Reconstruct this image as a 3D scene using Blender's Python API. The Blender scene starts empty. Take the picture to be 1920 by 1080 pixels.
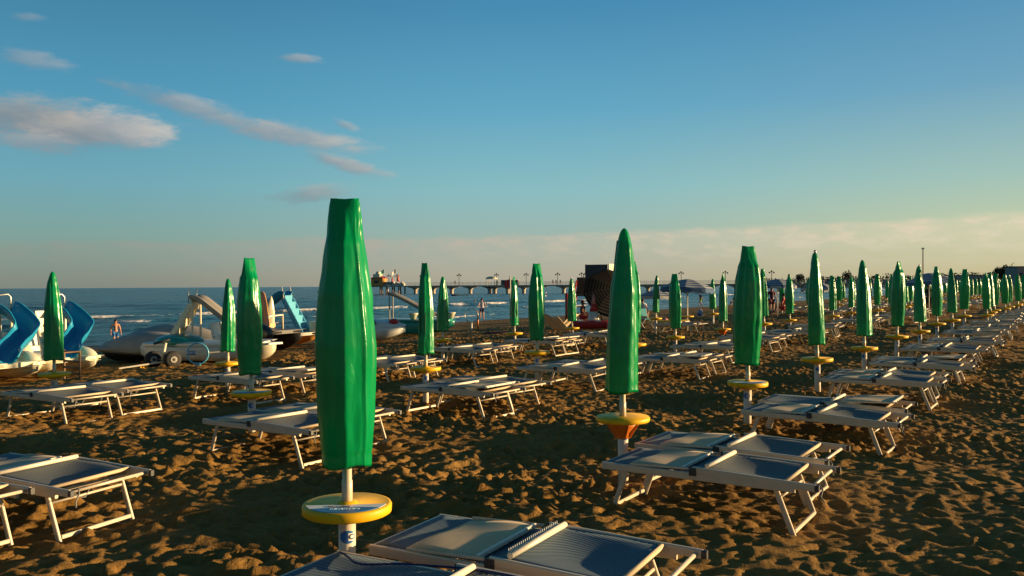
import bpy, math, random
import numpy as np
from mathutils import Vector, Matrix, noise as mnoise
random.seed(7)
PI = math.pi
S = bpy.context.scene
COL = S.collection

# ------------------------------------------------------------------ camera
EYE = Vector((0, 0, 1.78))
FPX = 1600.0
PITCH = math.atan(4.7 / FPX)          # looks very slightly down
ROLL = math.atan(0.0055)              # phone held a touch clockwise
_f = Vector((0, math.cos(PITCH), -math.sin(PITCH)))
_r0 = Vector((1, 0, 0)); _u0 = _r0.cross(_f)
_r = (_r0 * math.cos(ROLL) - _u0 * math.sin(ROLL)).normalized()
_u = _r.cross(_f)
cam_d = bpy.data.cameras.new('camera'); cam = bpy.data.objects.new('camera', cam_d)
COL.objects.link(cam); S.camera = cam
cam_d.sensor_width = 36; cam_d.lens = 36 * FPX / 1920
cam_d.clip_start = 0.05; cam_d.clip_end = 20000
M = Matrix((( _r.x, _u.x, -_f.x, EYE.x), (_r.y, _u.y, -_f.y, EYE.y), (_r.z, _u.z, -_f.z, EYE.z), (0, 0, 0, 1)))
cam.matrix_world = M

# ------------------------------------------------------------------ light
SUN_EL = math.radians(5.9)
SUN_AZ = math.radians(85)             # clockwise from +Y: off to the right
sdir = Vector((math.sin(SUN_AZ) * math.cos(SUN_EL), math.cos(SUN_AZ) * math.cos(SUN_EL), math.sin(SUN_EL)))
sun_d = bpy.data.lights.new('sun', 'SUN'); sun = bpy.data.objects.new('sun', sun_d); COL.objects.link(sun)
sun_d.energy = 5.0; sun_d.angle = math.radians(0.6); sun_d.color = (1.0, 0.70, 0.36)
sun.rotation_euler = (-sdir).to_track_quat('-Z', 'Y').to_euler()
S.view_settings.view_transform = 'Standard'; S.view_settings.look = 'None'
S.view_settings.gamma = 1; S.view_settings.exposure = 1.0

# ---- node helper
class NT:
    def __init__(s, nt): s.nt = nt
    def n(s, t, **kw):
        nd = s.nt.nodes.new(t)
        for k, v in kw.items(): setattr(nd, k, v)
        return nd
    def l(s, a, b): s.nt.links.new(a, b)
    def setin(s, sock, v):
        if hasattr(v, 'is_linked') or isinstance(v, bpy.types.NodeSocket): s.l(v, sock)
        else: sock.default_value = v
    def m(s, op, a, b=0.0, c=0.0, clamp=False):
        nd = s.n('ShaderNodeMath', operation=op); nd.use_clamp = clamp
        s.setin(nd.inputs[0], a); s.setin(nd.inputs[1], b); s.setin(nd.inputs[2], c)
        return nd.outputs[0]
    def mix(s, f, a, b, mode='MIX'):
        nd = s.n('ShaderNodeMix', data_type='RGBA', blend_type=mode)
        s.setin(nd.inputs[0], f); s.setin(nd.inputs[6], a); s.setin(nd.inputs[7], b)
        return nd.outputs[2]
    def noise(s, vec, scale, detail=4, rough=0.55, out=0, dist=0):
        nd = s.n('ShaderNodeTexNoise'); s.setin(nd.inputs['Vector'], vec)
        nd.inputs['Scale'].default_value = scale; nd.inputs['Detail'].default_value = detail
        nd.inputs['Roughness'].default_value = rough; nd.inputs['Distortion'].default_value = dist
        return nd.outputs[out]
    def ss(s, v, a, b):
        nd = s.n('ShaderNodeMapRange', interpolation_type='SMOOTHSTEP')
        s.setin(nd.inputs[0], v); nd.inputs[1].default_value = a; nd.inputs[2].default_value = b
        return nd.outputs[0]
    def ramp(s, v, stops):
        nd = s.n('ShaderNodeValToRGB'); s.setin(nd.inputs[0], v)
        cr = nd.color_ramp
        cr.elements[0].position = stops[0][0]; cr.elements[0].color = (*stops[0][1], 1)
        cr.elements[1].position = stops[-1][0]; cr.elements[1].color = (*stops[-1][1], 1)
        for p, c in stops[1:-1]:
            e = cr.elements.new(p); e.color = (*c, 1)
        return nd.outputs[0]

# ------------------------------------------------------------------ world: Nishita daylight, a haze bank and a few clouds
W = bpy.data.worlds.new('World'); S.world = W; W.use_nodes = True
w = NT(W.node_tree); W.node_tree.nodes.clear()
sky = w.n('ShaderNodeTexSky', sky_type='NISHITA'); sky.sun_disc = False
sky.sun_elevation = SUN_EL; sky.sun_rotation = SUN_AZ; sky.altitude = 0
sky.air_density = 1.3; sky.dust_density = 1.4; sky.ozone_density = 2.5
tc = w.n('ShaderNodeTexCoord')
sep = w.n('ShaderNodeSeparateXYZ'); w.l(tc.outputs['Generated'], sep.inputs[0])
dx, dy, dz = sep.outputs
az = w.m('MULTIPLY', w.m('ARCTAN2', dx, dy), 180 / PI)      # degrees right of straight ahead
el = w.m('MULTIPLY', w.m('ARCSINE', dz), 180 / PI)
cv = w.n('ShaderNodeCombineXYZ'); w.setin(cv.inputs[0], w.m('MULTIPLY', az, 0.35)); w.setin(cv.inputs[1], el)
K = 1 / 0.174
def cols(lst): return [(e / 90.0, tuple(k * K for k in c_)) for e, c_ in lst]
el90 = w.m('DIVIDE', el, 90.0, clamp=True)
rL = w.ramp(el90, [(e, c_) for e, c_ in [(0, (.235, .255, .215)), (.7 / 90, (.246, .283, .235)), (3.2 / 90, (.215, .37, .335)), (6.4 / 90, (.16, .39, .46)), (11.7 / 90, (.082, .315, .47)), (18 / 90, (.050, .212, .35)), (32 / 90, (.025, .11, .22)), (1, (.008, .045, .11))]])
rC = w.ramp(el90, [(0, (.43, .40, .31)), (.7 / 90, (.46, .425, .325)), (3.2 / 90, (.35, .47, .415)), (6.4 / 90, (.255, .51, .54)), (11.7 / 90, (.122, .39, .55)), (18 / 90, (.064, .262, .445)), (32 / 90, (.025, .12, .25)), (1, (.008, .045, .12))])
rR = w.ramp(el90, [(0, (.60, .51, .28)), (.7 / 90, (.61, .54, .31)), (3.2 / 90, (.55, .61, .385)), (6.4 / 90, (.36, .54, .48)), (11.7 / 90, (.160, .37, .51)), (18 / 90, (.070, .265, .455)), (32 / 90, (.035, .14, .26)), (1, (.008, .045, .12))])
side = w.ss(az, -38, 55)
grad = w.mix(w.ss(az, -30, 2), rL, rC); grad = w.mix(w.ss(az, 0, 34), grad, rR)
grad = w.mix(1.0, grad, (K * .94, K * .94, K * .95, 1), 'MULTIPLY')
back = w.m('ADD', 0.70, w.m('MULTIPLY', w.ss(dy, -0.5, 0.35), 0.30))   # unseen sky behind the camera, dimmed on purpose to deepen the shade
SKYMIX = w.mix(1.0, grad, w.mix(1.0, sky.outputs[0], (0.055, 0.075, 0.095, 1), 'MULTIPLY'), 'ADD')
bk = w.n('ShaderNodeCombineColor'); [w.setin(bk.inputs[i], back) for i in range(3)]
SKYMIX = w.mix(1.0, SKYMIX, bk.outputs[0], 'MULTIPLY')
# cloud bank along the horizon
nb = w.noise(cv.outputs[0], 0.55, 5, 0.6)
edge = w.m('ADD', w.m('ADD', 3.35, w.m('MULTIPLY', az, 0.022)), w.m('MULTIPLY', w.m('SUBTRACT', nb, 0.5), 1.1))
bank = w.m('SUBTRACT', 1.0, w.ss(w.m('SUBTRACT', el, edge), -0.25, 0.22))
nb2 = w.noise(cv.outputs[0], 1.3, 6, 0.62)
streak = w.ss(nb2, 0.42, 0.66)
fade = w.ss(el, 0.4, 3.3)
bank = w.m('MULTIPLY', bank, w.m('ADD', w.m('MULTIPLY', fade, 0.42), w.m('MULTIPLY', w.m('MULTIPLY', streak, fade), 0.58)))
bank = w.m('MULTIPLY', bank, w.m('ADD', 0.55, w.m('MULTIPLY', w.ss(az, -34, -2), 0.45)))
bankc = w.mix(w.ss(az, -36, 36), (1.75, 1.75, 1.60, 1), (4.3, 3.75, 2.75, 1))
c = w.mix(bank, SKYMIX, bankc)
# single clouds: az, el, half-length, half-height, slope (deg), opacity
nvec = w.n('ShaderNodeCombineXYZ'); w.setin(nvec.inputs[0], w.m('MULTIPLY', az, 0.32)); w.setin(nvec.inputs[1], w.m('MULTIPLY', el, 0.9))
nz = w.m('SUBTRACT', w.noise(nvec.outputs[0], 0.75, 8, 0.62, dist=0.35), 0.5)
nfine = w.m('SUBTRACT', w.noise(nvec.outputs[0], 2.6, 6, 0.65), 0.5)
def pxdir(x, y):
    d = (_f * FPX + _r * (x - 960) - _u * (y - 540)).normalized()
    return math.degrees(math.atan2(d.x, d.y)), math.degrees(math.asin(d.z))
def cloud(c, x0, y0, x1, y1, thick, op, bright=1.0):
    a0, e0 = pxdir(x0, y0); a1, e1 = pxdir(x1, y1)
    ca, ce = (a0 + a1) / 2, (e0 + e1) / 2
    L = math.hypot(a1 - a0, e1 - e0) / 2; th = math.atan2(e1 - e0, a1 - a0)
    T = thick / FPX * 57.3
    p = w.m('SUBTRACT', az, ca); q = w.m('SUBTRACT', el, ce)
    s1 = w.m('DIVIDE', w.m('ADD', w.m('MULTIPLY', p, math.cos(th)), w.m('MULTIPLY', q, math.sin(th))), L)
    s2 = w.m('DIVIDE', w.m('SUBTRACT', w.m('MULTIPLY', q, math.cos(th)), w.m('MULTIPLY', p, math.sin(th))), T)
    r = w.m('SQRT', w.m('ADD', w.m('MULTIPLY', s1, s1), w.m('MULTIPLY', s2, s2)))
    r = w.m('SUBTRACT', r, w.m('ADD', w.m('MULTIPLY', nz, 1.45), w.m('MULTIPLY', nfine, 0.95)))
    mk = w.m('MULTIPLY', w.m('SUBTRACT', 1.0, w.ss(r, 0.25, 1.15)), op)
    lit = w.m('ADD', w.m('ADD', w.m('MULTIPLY', s2, 0.30), w.m('MULTIPLY', s1, 0.22)), w.m('ADD', 0.42, w.m('MULTIPLY', nz, 0.9)))
    lit = w.ss(lit, 0.0, 1.0)
    cc = w.mix(lit, (1.30 * bright, 1.62 * bright, 1.90 * bright, 1), (3.3 * bright, 3.05 * bright, 2.75 * bright, 1))
    return w.mix(mk, c, cc)
c = cloud(c, -120, 208, 190, 220, 34, 0.85, .80)
c = cloud(c, -40, 246, 325, 248, 36, 0.9, .86)
c = cloud(c, 150, 225, 330, 252, 34, 0.9, 1.12)
c = cloud(c, -40, 262, 170, 268, 20, 0.6)
c = cloud(c, 200, 150, 520, 248, 22, 0.66, 0.97)
c = cloud(c, 390, 222, 700, 280, 22, 0.78, 1.0)
c = cloud(c, 560, 285, 745, 332, 15, 0.8, 1.0)
c = cloud(c, 500, 372, 670, 354, 19, 0.62, 0.85)
c = cloud(c, 520, 107, 605, 113, 10, 0.6)
c = cloud(c, -20, 95, 140, 125, 18, 0.45)
c = cloud(c, 625, 228, 672, 242, 9, 0.5)
c = cloud(c, 15, 28, 85, 34, 8, 0.3)
bgn = w.n('ShaderNodeBackground'); w.l(c, bgn.inputs[0]); bgn.inputs[1].default_value = 0.087
out = w.n('ShaderNodeOutputWorld'); w.l(bgn.outputs[0], out.inputs[0])

# ------------------------------------------------------------------ materials
def mat(name, color, rough=0.6, metal=0.0, spec=0.5, coat=0.0, transl=0.0, bump=None, vary=0.0, vscale=3.0, stripes=None):
    m = bpy.data.materials.new(name); m.use_nodes = True
    t = NT(m.node_tree); bs = m.node_tree.nodes['Principled BSDF']
    outn = m.node_tree.nodes['Material Output']
    tcn = t.n('ShaderNodeTexCoord'); vec = tcn.outputs['Object']
    col = (*color, 1)
    if vary > 0:
        nn = t.noise(vec, vscale, 5, 0.6)
        dark = tuple(x * (1 - vary) for x in color); lite = tuple(min(1, x * (1 + vary * 0.6)) for x in color)
        col = t.ramp(nn, [(0.3, dark), (0.7, lite)])
    t.setin(bs.inputs['Base Color'], col)
    bs.inputs['Roughness'].default_value = rough; bs.inputs['Metallic'].default_value = metal
    bs.inputs['Specular IOR Level'].default_value = spec
    bs.inputs['Coat Weight'].default_value = coat; bs.inputs['Coat Roughness'].default_value = 0.12
    if bump:
        b = t.n('ShaderNodeBump'); b.inputs['Strength'].default_value = bump[1]; b.inputs['Distance'].default_value = bump[2]
        t.l(t.noise(vec, bump[0], 5, 0.6), b.inputs['Height']); t.l(b.outputs[0], bs.inputs['Normal'])
    if transl > 0:
        tr = t.n('ShaderNodeBsdfTranslucent'); t.setin(tr.inputs[0], col)
        ms = t.n('ShaderNodeMixShader'); ms.inputs[0].default_value = transl
        t.l(bs.outputs[0], ms.inputs[1]); t.l(tr.outputs[0], ms.inputs[2]); t.l(ms.outputs[0], outn.inputs[0])
    return m

M_cover = mat('green_vinyl', (0.0, 0.35, 0.105), 0.24, 0, 0.45, 0.08, 0.34, bump=(13, 0.34, 0.011), vary=0.16, vscale=5)
def stretch(m, z):   # folds of hanging cloth run downwards
    nt = m.node_tree; t = NT(nt)
    for nd in [n_ for n_ in nt.nodes if n_.type == 'TEX_NOISE' and abs(n_.inputs['Scale'].default_value - 13) < .1]:
        src = nd.inputs['Vector'].links[0].from_socket; mp = t.n('ShaderNodeMapping'); t.l(src, mp.inputs[0]); mp.inputs['Scale'].default_value = (1, 1, z); t.l(mp.outputs[0], nd.inputs['Vector']); nd.inputs['Distortion'].default_value = 0.8
stretch(M_cover, 0.38)
M_canopy = mat('folded_green_cloth', (0.01, 0.10, 0.04), 0.8)
M_yel = mat('yellow_plastic', (0.86, 0.47, 0.006), 0.5, 0, 0.3, vary=0.12, vscale=8)
M_orange = mat('orange_plastic', (0.72, 0.20, 0.02), 0.45, vary=0.1)
M_white = mat('white_pole_paint', (0.70, 0.62, 0.48), 0.42, vary=0.10, vscale=9)
M_alu = mat('painted_aluminium', (0.60, 0.50, 0.36), 0.42, 0.12, vary=0.10, vscale=7)
M_beige = mat('beige_canvas', (0.66, 0.50, 0.31), 0.9, transl=0.12, bump=(160, 0.2, 0.002), vary=0.10, vscale=4)
M_blkp = mat('dark_plastic', (0.03, 0.032, 0.035), 0.5)
M_strap = mat('grey_strap', (0.20, 0.19, 0.17), 0.8)
M_navy = mat('navy_piping', (0.008, 0.010, 0.09), 0.6)
M_blue = mat('blue_tag', (0.015, 0.13, 0.42), 0.4)
M_tagw = mat('tag_white', (0.8, 0.8, 0.75), 0.5)
M_black = mat('black_print', (0.01, 0.01, 0.01), 0.6)
M_ltblue = mat('light_blue_print', (0.55, 0.75, 0.85), 0.6)
M_stblue = mat('sticker_blue', (0.02, 0.16, 0.36), 0.5)
M_cream = mat('cream_fibreglass', (0.74, 0.66, 0.46), 0.32, coat=0.3, vary=0.10, vscale=2)
M_creamw = mat('white_fibreglass', (0.72, 0.70, 0.62), 0.35, coat=0.25, vary=0.14, vscale=2)
M_slide = mat('blue_fibreglass', (0.012, 0.25, 0.42), 0.35, coat=0.3, vary=0.08, vscale=2)
M_slidel = mat('light_blue_fibreglass', (0.10, 0.42, 0.58), 0.35, coat=0.3, vary=0.06)
M_teal = mat('teal_fibreglass', (0.015, 0.26, 0.20), 0.35, coat=0.3, vary=0.12)
M_greyf = mat('grey_dusty_fibreglass', (0.36, 0.33, 0.28), 0.6, vary=0.22, vscale=1.6)
M_darkhull = mat('dark_hull', (0.015, 0.014, 0.014), 0.45)
M_orangef = mat('orange_fibreglass', (0.62, 0.28, 0.05), 0.4, vary=0.1)
M_red = mat('red_paint', (0.50, 0.025, 0.02), 0.45, vary=0.12)
M_rubber = mat('rubber', (0.018, 0.017, 0.016), 0.75)
M_steel = mat('steel', (0.45, 0.43, 0.40), 0.35, 0.8)
M_wood = mat('brown_wood', (0.16, 0.09, 0.045), 0.7, vary=0.25)
M_conc = mat('pier_concrete', (0.46, 0.38, 0.29), 0.8, vary=0.25, vscale=0.6)
M_dark = mat('dark_deck', (0.055, 0.055, 0.06), 0.7)
M_skin = mat('skin', (0.48, 0.22, 0.12), 0.55)
M_skin2 = mat('tanned_skin', (0.28, 0.12, 0.06), 0.55)
M_hair = mat('dark_hair', (0.015, 0.010, 0.008), 0.6)
M_cloth = {k: mat(k + '_cloth', c_, 0.85) for k, c_ in dict(navy=(0.02, 0.03, 0.10), grey=(0.38, 0.38, 0.42), black=(0.02, 0.02, 0.025), lime=(0.25, 0.45, 0.05), red=(0.45, 0.03, 0.03), white=(0.7, 0.68, 0.62), blue=(0.03, 0.14, 0.36), towel=(0.06, 0.30, 0.32), maroon=(0.10, 0.015, 0.02), yellow=(0.7, 0.45, 0.05), orange=(0.6, 0.2, 0.03), pink=(0.6, 0.25, 0.22)).items()}

def sling_mat(name, ca, cb, dens):
    m = bpy.data.materials.new(name); m.use_nodes = True
    t = NT(m.node_tree); bs = m.node_tree.nodes['Principled BSDF']; outn = m.node_tree.nodes['Material Output']
    tcn = t.n('ShaderNodeTexCoord'); sp = t.n('ShaderNodeSeparateXYZ'); t.l(tcn.outputs['Object'], sp.inputs[0])
    x, y, z = sp.outputs
    a = math.radians(35)
    s = t.m('ADD', t.m('MULTIPLY', x, math.cos(a)), t.m('MULTIPLY', y, -math.sin(a)))
    q = t.m('ADD', t.m('MULTIPLY', x, math.sin(a)), t.m('MULTIPLY', y, math.cos(a)))
    w1 = t.m('SINE', t.m('MULTIPLY', s, dens)); w2 = t.m('SINE', t.m('MULTIPLY', q, dens * 1.7))
    h = t.m('ADD', t.m('MULTIPLY', w1, 0.42), t.m('MULTIPLY', w2, 0.12))
    f = t.ss(h, -0.35, 0.45)
    nn = t.noise(tcn.outputs['Object'], 3.0, 4)
    col = t.mix(f, (*ca, 1), (*cb, 1)); col = t.mix(t.m('MULTIPLY', nn, 0.35), col, (0.20, 0.185, 0.16, 1))
    t.l(col, bs.inputs['Base Color']); bs.inputs['Roughness'].default_value = 0.75; bs.inputs['Specular IOR Level'].default_value = 0.25
    b = t.n('ShaderNodeBump'); b.inputs['Strength'].default_value = 0.5; b.inputs['Distance'].default_value = 0.003
    t.l(h, b.inputs['Height']); t.l(b.outputs[0], bs.inputs['Normal'])
    tr = t.n('ShaderNodeBsdfTranslucent'); t.l(col, tr.inputs[0]); ms = t.n('ShaderNodeMixShader'); ms.inputs[0].default_value = 0.15
    t.l(bs.outputs[0], ms.inputs[1]); t.l(tr.outputs[0], ms.inputs[2]); t.l(ms.outputs[0], outn.inputs[0])
    return m
M_sling = sling_mat('blue_woven_mesh', (0.012, 0.040, 0.072), (0.24, 0.34, 0.40), 340)
M_sling2 = sling_mat('grey_woven_mesh', (0.03, 0.05, 0.065), (0.26, 0.29, 0.285), 340)

# ------------------------------------------------------------------ mesh builder
class MB:
    def __init__(s): s.v = []; s.f = []; s.smooth = []
    def add(s, vs, fs, smooth=False):
        o = len(s.v); s.v += [tuple(p) for p in vs]
        for f in fs: s.f.append(tuple(i + o for i in f)); s.smooth.append(smooth)
        return s
    def box(s, c_, d, rot=None):
        x, y, z = (k / 2 for k in d); c_ = Vector(c_)
        p = [Vector((a, b, e)) for a in (-x, x) for b in (-y, y) for e in (-z, z)]
        if rot is not None: p = [rot @ q for q in p]
        return s.add([q + c_ for q in p], [(0, 1, 3, 2), (4, 6, 7, 5), (0, 4, 5, 1), (2, 3, 7, 6), (0, 2, 6, 4), (1, 5, 7, 3)])
    def beam(s, a, b, w_, h, up=(0, 0, 1), ch=0.22):
        a, b = Vector(a), Vector(b); d = (b - a).normalized(); up = Vector(up)
        if abs(d.dot(up)) > 0.98: up = Vector((0, 1, 0))
        sd = d.cross(up).normalized(); u = sd.cross(d); k = min(w_, h) * ch
        sec = [(-w_/2 + k, -h/2), (w_/2 - k, -h/2), (w_/2, -h/2 + k), (w_/2, h/2 - k), (w_/2 - k, h/2), (-w_/2 + k, h/2), (-w_/2, h/2 - k), (-w_/2, -h/2 + k)]
        vs = [a + sd * p + u * q for p, q in sec] + [b + sd * p + u * q for p, q in sec]
        fs = [(i, (i + 1) % 8, (i + 1) % 8 + 8, i + 8) for i in range(8)] + [tuple(range(7, -1, -1)), tuple(range(8, 16))]
        return s.add(vs, fs)
    def tube(s, pts, r, n=10, cap=True, closed=False):
        pts = [Vector(p) for p in pts]; rs = r if isinstance(r, (list, tuple)) else [r] * len(pts)
        vs = []; N = len(pts); prev = None
        for i, p in enumerate(pts):
            if closed: t = pts[(i + 1) % N] - pts[i - 1]
            else: t = pts[min(i + 1, N - 1)] - pts[max(i - 1, 0)]
            t.normalize()
            if prev is None:
                a = Vector((0, 0, 1)) if abs(t.z) < 0.9 else Vector((1, 0, 0)); prev = t.cross(a).normalized()
            e1 = (prev - t * prev.dot(t)).normalized(); e2 = t.cross(e1); prev = e1
            for k in range(n):
                an = 2 * PI * k / n; vs.append(p + (e1 * math.cos(an) + e2 * math.sin(an)) * rs[i])
        fs = []
        for i in range(N if closed else N - 1):
            j = (i + 1) % N
            for k in range(n): fs.append((i * n + k, i * n + (k + 1) % n, j * n + (k + 1) % n, j * n + k))
        s.add(vs, fs, True)
        if cap and not closed:
            o = len(s.v) - len(vs)
            s.f.append(tuple(o + k for k in range(n - 1, -1, -1))); s.smooth.append(False)
            s.f.append(tuple(o + (N - 1) * n + k for k in range(n))); s.smooth.append(False)
        return s
    def lathe(s, prof, n=32, c_=(0, 0, 0), smooth=True):
        vs = []; c_ = Vector(c_)
        for r, z in prof:
            for k in range(n): vs.append(c_ + Vector((r * math.cos(2 * PI * k / n), r * math.sin(2 * PI * k / n), z)))
        fs = [(i * n + k, i * n + (k + 1) % n, (i + 1) * n + (k + 1) % n, (i + 1) * n + k) for i in range(len(prof) - 1) for k in range(n)]
        fs += [tuple(range(n - 1, -1, -1)), tuple((len(prof) - 1) * n + k for k in range(n))]
        return s.add(vs, fs, smooth)
    def loft(s, rings, closed=True, cap=True, smooth=True):
        n = len(rings[0]); vs = [p for r in rings for p in r]; fs = []
        for i in range(len(rings) - 1):
            for k in range(n if closed else n - 1):
                fs.append((i * n + k, i * n + (k + 1) % n, (i + 1) * n + (k + 1) % n, (i + 1) * n + k))
        if cap and closed: fs += [tuple(range(n - 1, -1, -1)), tuple((len(rings) - 1) * n + k for k in range(n))]
        return s.add(vs, fs, smooth)
    def ball(s, c_, r, n=16, m=10):
        r = r if isinstance(r, (tuple, list)) else (r, r, r); c_ = Vector(c_)
        rings = []
        for i in range(1, m):
            t = PI * i / m; rings.append([c_ + Vector((r[0] * math.sin(t) * math.cos(2*PI*k/n), r[1] * math.sin(t) * math.sin(2*PI*k/n), -r[2] * math.cos(t))) for k in range(n)])
        return s.loft(rings)
    def sheet(s, fn, nu, nv, thick=0.0, smooth=True):
        P = [[Vector(fn(i / nu, j / nv)) for j in range(nv + 1)] for i in range(nu + 1)]
        def idx(i, j, l=0): return l * (nu + 1) * (nv + 1) + i * (nv + 1) + j
        vs = [p for r in P for p in r]; fs = [(idx(i, j), idx(i + 1, j), idx(i + 1, j + 1), idx(i, j + 1)) for i in range(nu) for j in range(nv)]
        if thick:
            nrm = []
            for i in range(nu + 1):
                for j in range(nv + 1):
                    a = P[min(i + 1, nu)][j] - P[max(i - 1, 0)][j]; b = P[i][min(j + 1, nv)] - P[i][max(j - 1, 0)]
                    nrm.append(a.cross(b).normalized())
            vs = vs + [p - q * thick for p, q in zip(vs, nrm)]
            fs += [(idx(i, j, 1), idx(i, j + 1, 1), idx(i + 1, j + 1, 1), idx(i + 1, j, 1)) for i in range(nu) for j in range(nv)]
            s.add(vs, fs, smooth); o = len(s.v) - len(vs)
            for i in range(nu):
                for (a, b) in ((idx(i + 1, 0), idx(i, 0)), (idx(i, nv), idx(i + 1, nv))):
                    K = (nu + 1) * (nv + 1); s.f.append((o + a, o + b, o + b + K, o + a + K)); s.smooth.append(False)
            for j in range(nv):
                for (a, b) in ((idx(0, j), idx(0, j + 1)), (idx(nu, j + 1), idx(nu, j))):
                    K = (nu + 1) * (nv + 1); s.f.append((o + a, o + b, o + b + K, o + a + K)); s.smooth.append(False)
            return s
        return s.add(vs, fs, smooth)
    def mesh(s, name, m):
        me = bpy.data.meshes.new(name); me.from_pydata(s.v, [], s.f)
        me.polygons.foreach_set('use_smooth', s.smooth)
        for q in (m if isinstance(m, (list, tuple)) else [m]): me.materials.append(q)
        me.update(); return me
    def build(s, name, m, parent=None, loc=None):
        o = bpy.data.objects.new(name, s.mesh(name, m)); COL.objects.link(o)
        if parent is not None: o.parent = parent
        if loc is not None: o.location = loc
        return o

def tag(o, label=None, cat=None, group=None, kind=None):
    if label: o['label'] = label
    if cat: o['category'] = cat
    if group: o['group'] = group
    if kind: o['kind'] = kind
    return o
def empty(name, loc=(0, 0, 0), rz=0.0, label=None, cat=None, group=None, scale=1.0):
    o = bpy.data.objects.new(name, None); COL.objects.link(o); o.location = loc; o.rotation_euler = (0, 0, rz); o.scale = (scale,) * 3
    o.empty_display_size = 0.2
    return tag(o, label, cat, group)
def copy_tree(o, parent=None):
    c_ = o.copy(); COL.objects.link(c_)
    if parent is not None: c_.parent = parent
    for ch in list(o.children): copy_tree(ch, c_)
    return c_
_txt = {}
def text_mesh(body, size, name, m, bold=0.0):
    cu = bpy.data.curves.new('t', 'FONT'); cu.body = body; cu.size = size; cu.align_x = 'CENTER'; cu.align_y = 'CENTER'; cu.offset = bold
    cu.extrude = 0.0006
    ob = bpy.data.objects.new('t', cu); COL.objects.link(ob)
    dg = bpy.context.evaluated_depsgraph_get(); me = bpy.data.meshes.new_from_object(ob.evaluated_get(dg))
    bpy.data.objects.remove(ob); me.name = name; me.materials.clear(); me.materials.append(m)
    return me
def merged(objs, name):
    """one mesh out of a thing's parts, for copies too far away to show parts"""
    me = bpy.data.meshes.new(name); vs, fs, mi, sm, mats = [], [], [], [], []
    for o in objs:
        mt = o.data.materials[0]
        if mt not in mats: mats.append(mt)
        k = mats.index(mt); off = len(vs); mw = o.matrix_basis if o.parent is None or o.parent.parent is None else o.parent.matrix_basis @ o.matrix_basis
        vs += [tuple(mw @ v_.co) for v_ in o.data.vertices]
        for p in o.data.polygons: fs.append(tuple(i + off for i in p.vertices)); mi.append(k); sm.append(p.use_smooth)
    me.from_pydata(vs, [], fs); [me.materials.append(q) for q in mats]
    me.polygons.foreach_set('material_index', mi); me.polygons.foreach_set('use_smooth', sm); me.update()
    return me

# ------------------------------------------------------------------ beach frame: u along the rows, v towards the sea
P0 = Vector((-0.91, 4.70)); D = Vector((0.56, 0.8285)); N = Vector((-0.8285, 0.56))
def uv(u, v): return P0 + D * u + N * v
SEA = -0.90; SHORE = 35.0
def base_z(X, Y):
    v = (X - P0.x) * N.x + (Y - P0.y) * N.y
    return -max(0.0, v - 9.5) * (0.9 / 25.5)
def G(x, y, dz=0.0):
    """ground point seen at photo pixel x, y"""
    d = _f * FPX + _r * (x - 960) - _u * (y - 540)
    z = 0.0; p = None
    for _ in range(25):
        t = (z + dz - EYE.z) / d.z; p = EYE + d * t; z = 0.5 * z + 0.5 * base_z(p.x, p.y)
    return Vector((p.x, p.y, base_z(p.x, p.y)))
def on(u, v): p = uv(u, v); return Vector((p.x, p.y, base_z(p.x, p.y)))
ROT_IN = math.atan2(-N.y, -N.x)       # heading of a thing's +x axis that points inland

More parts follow.
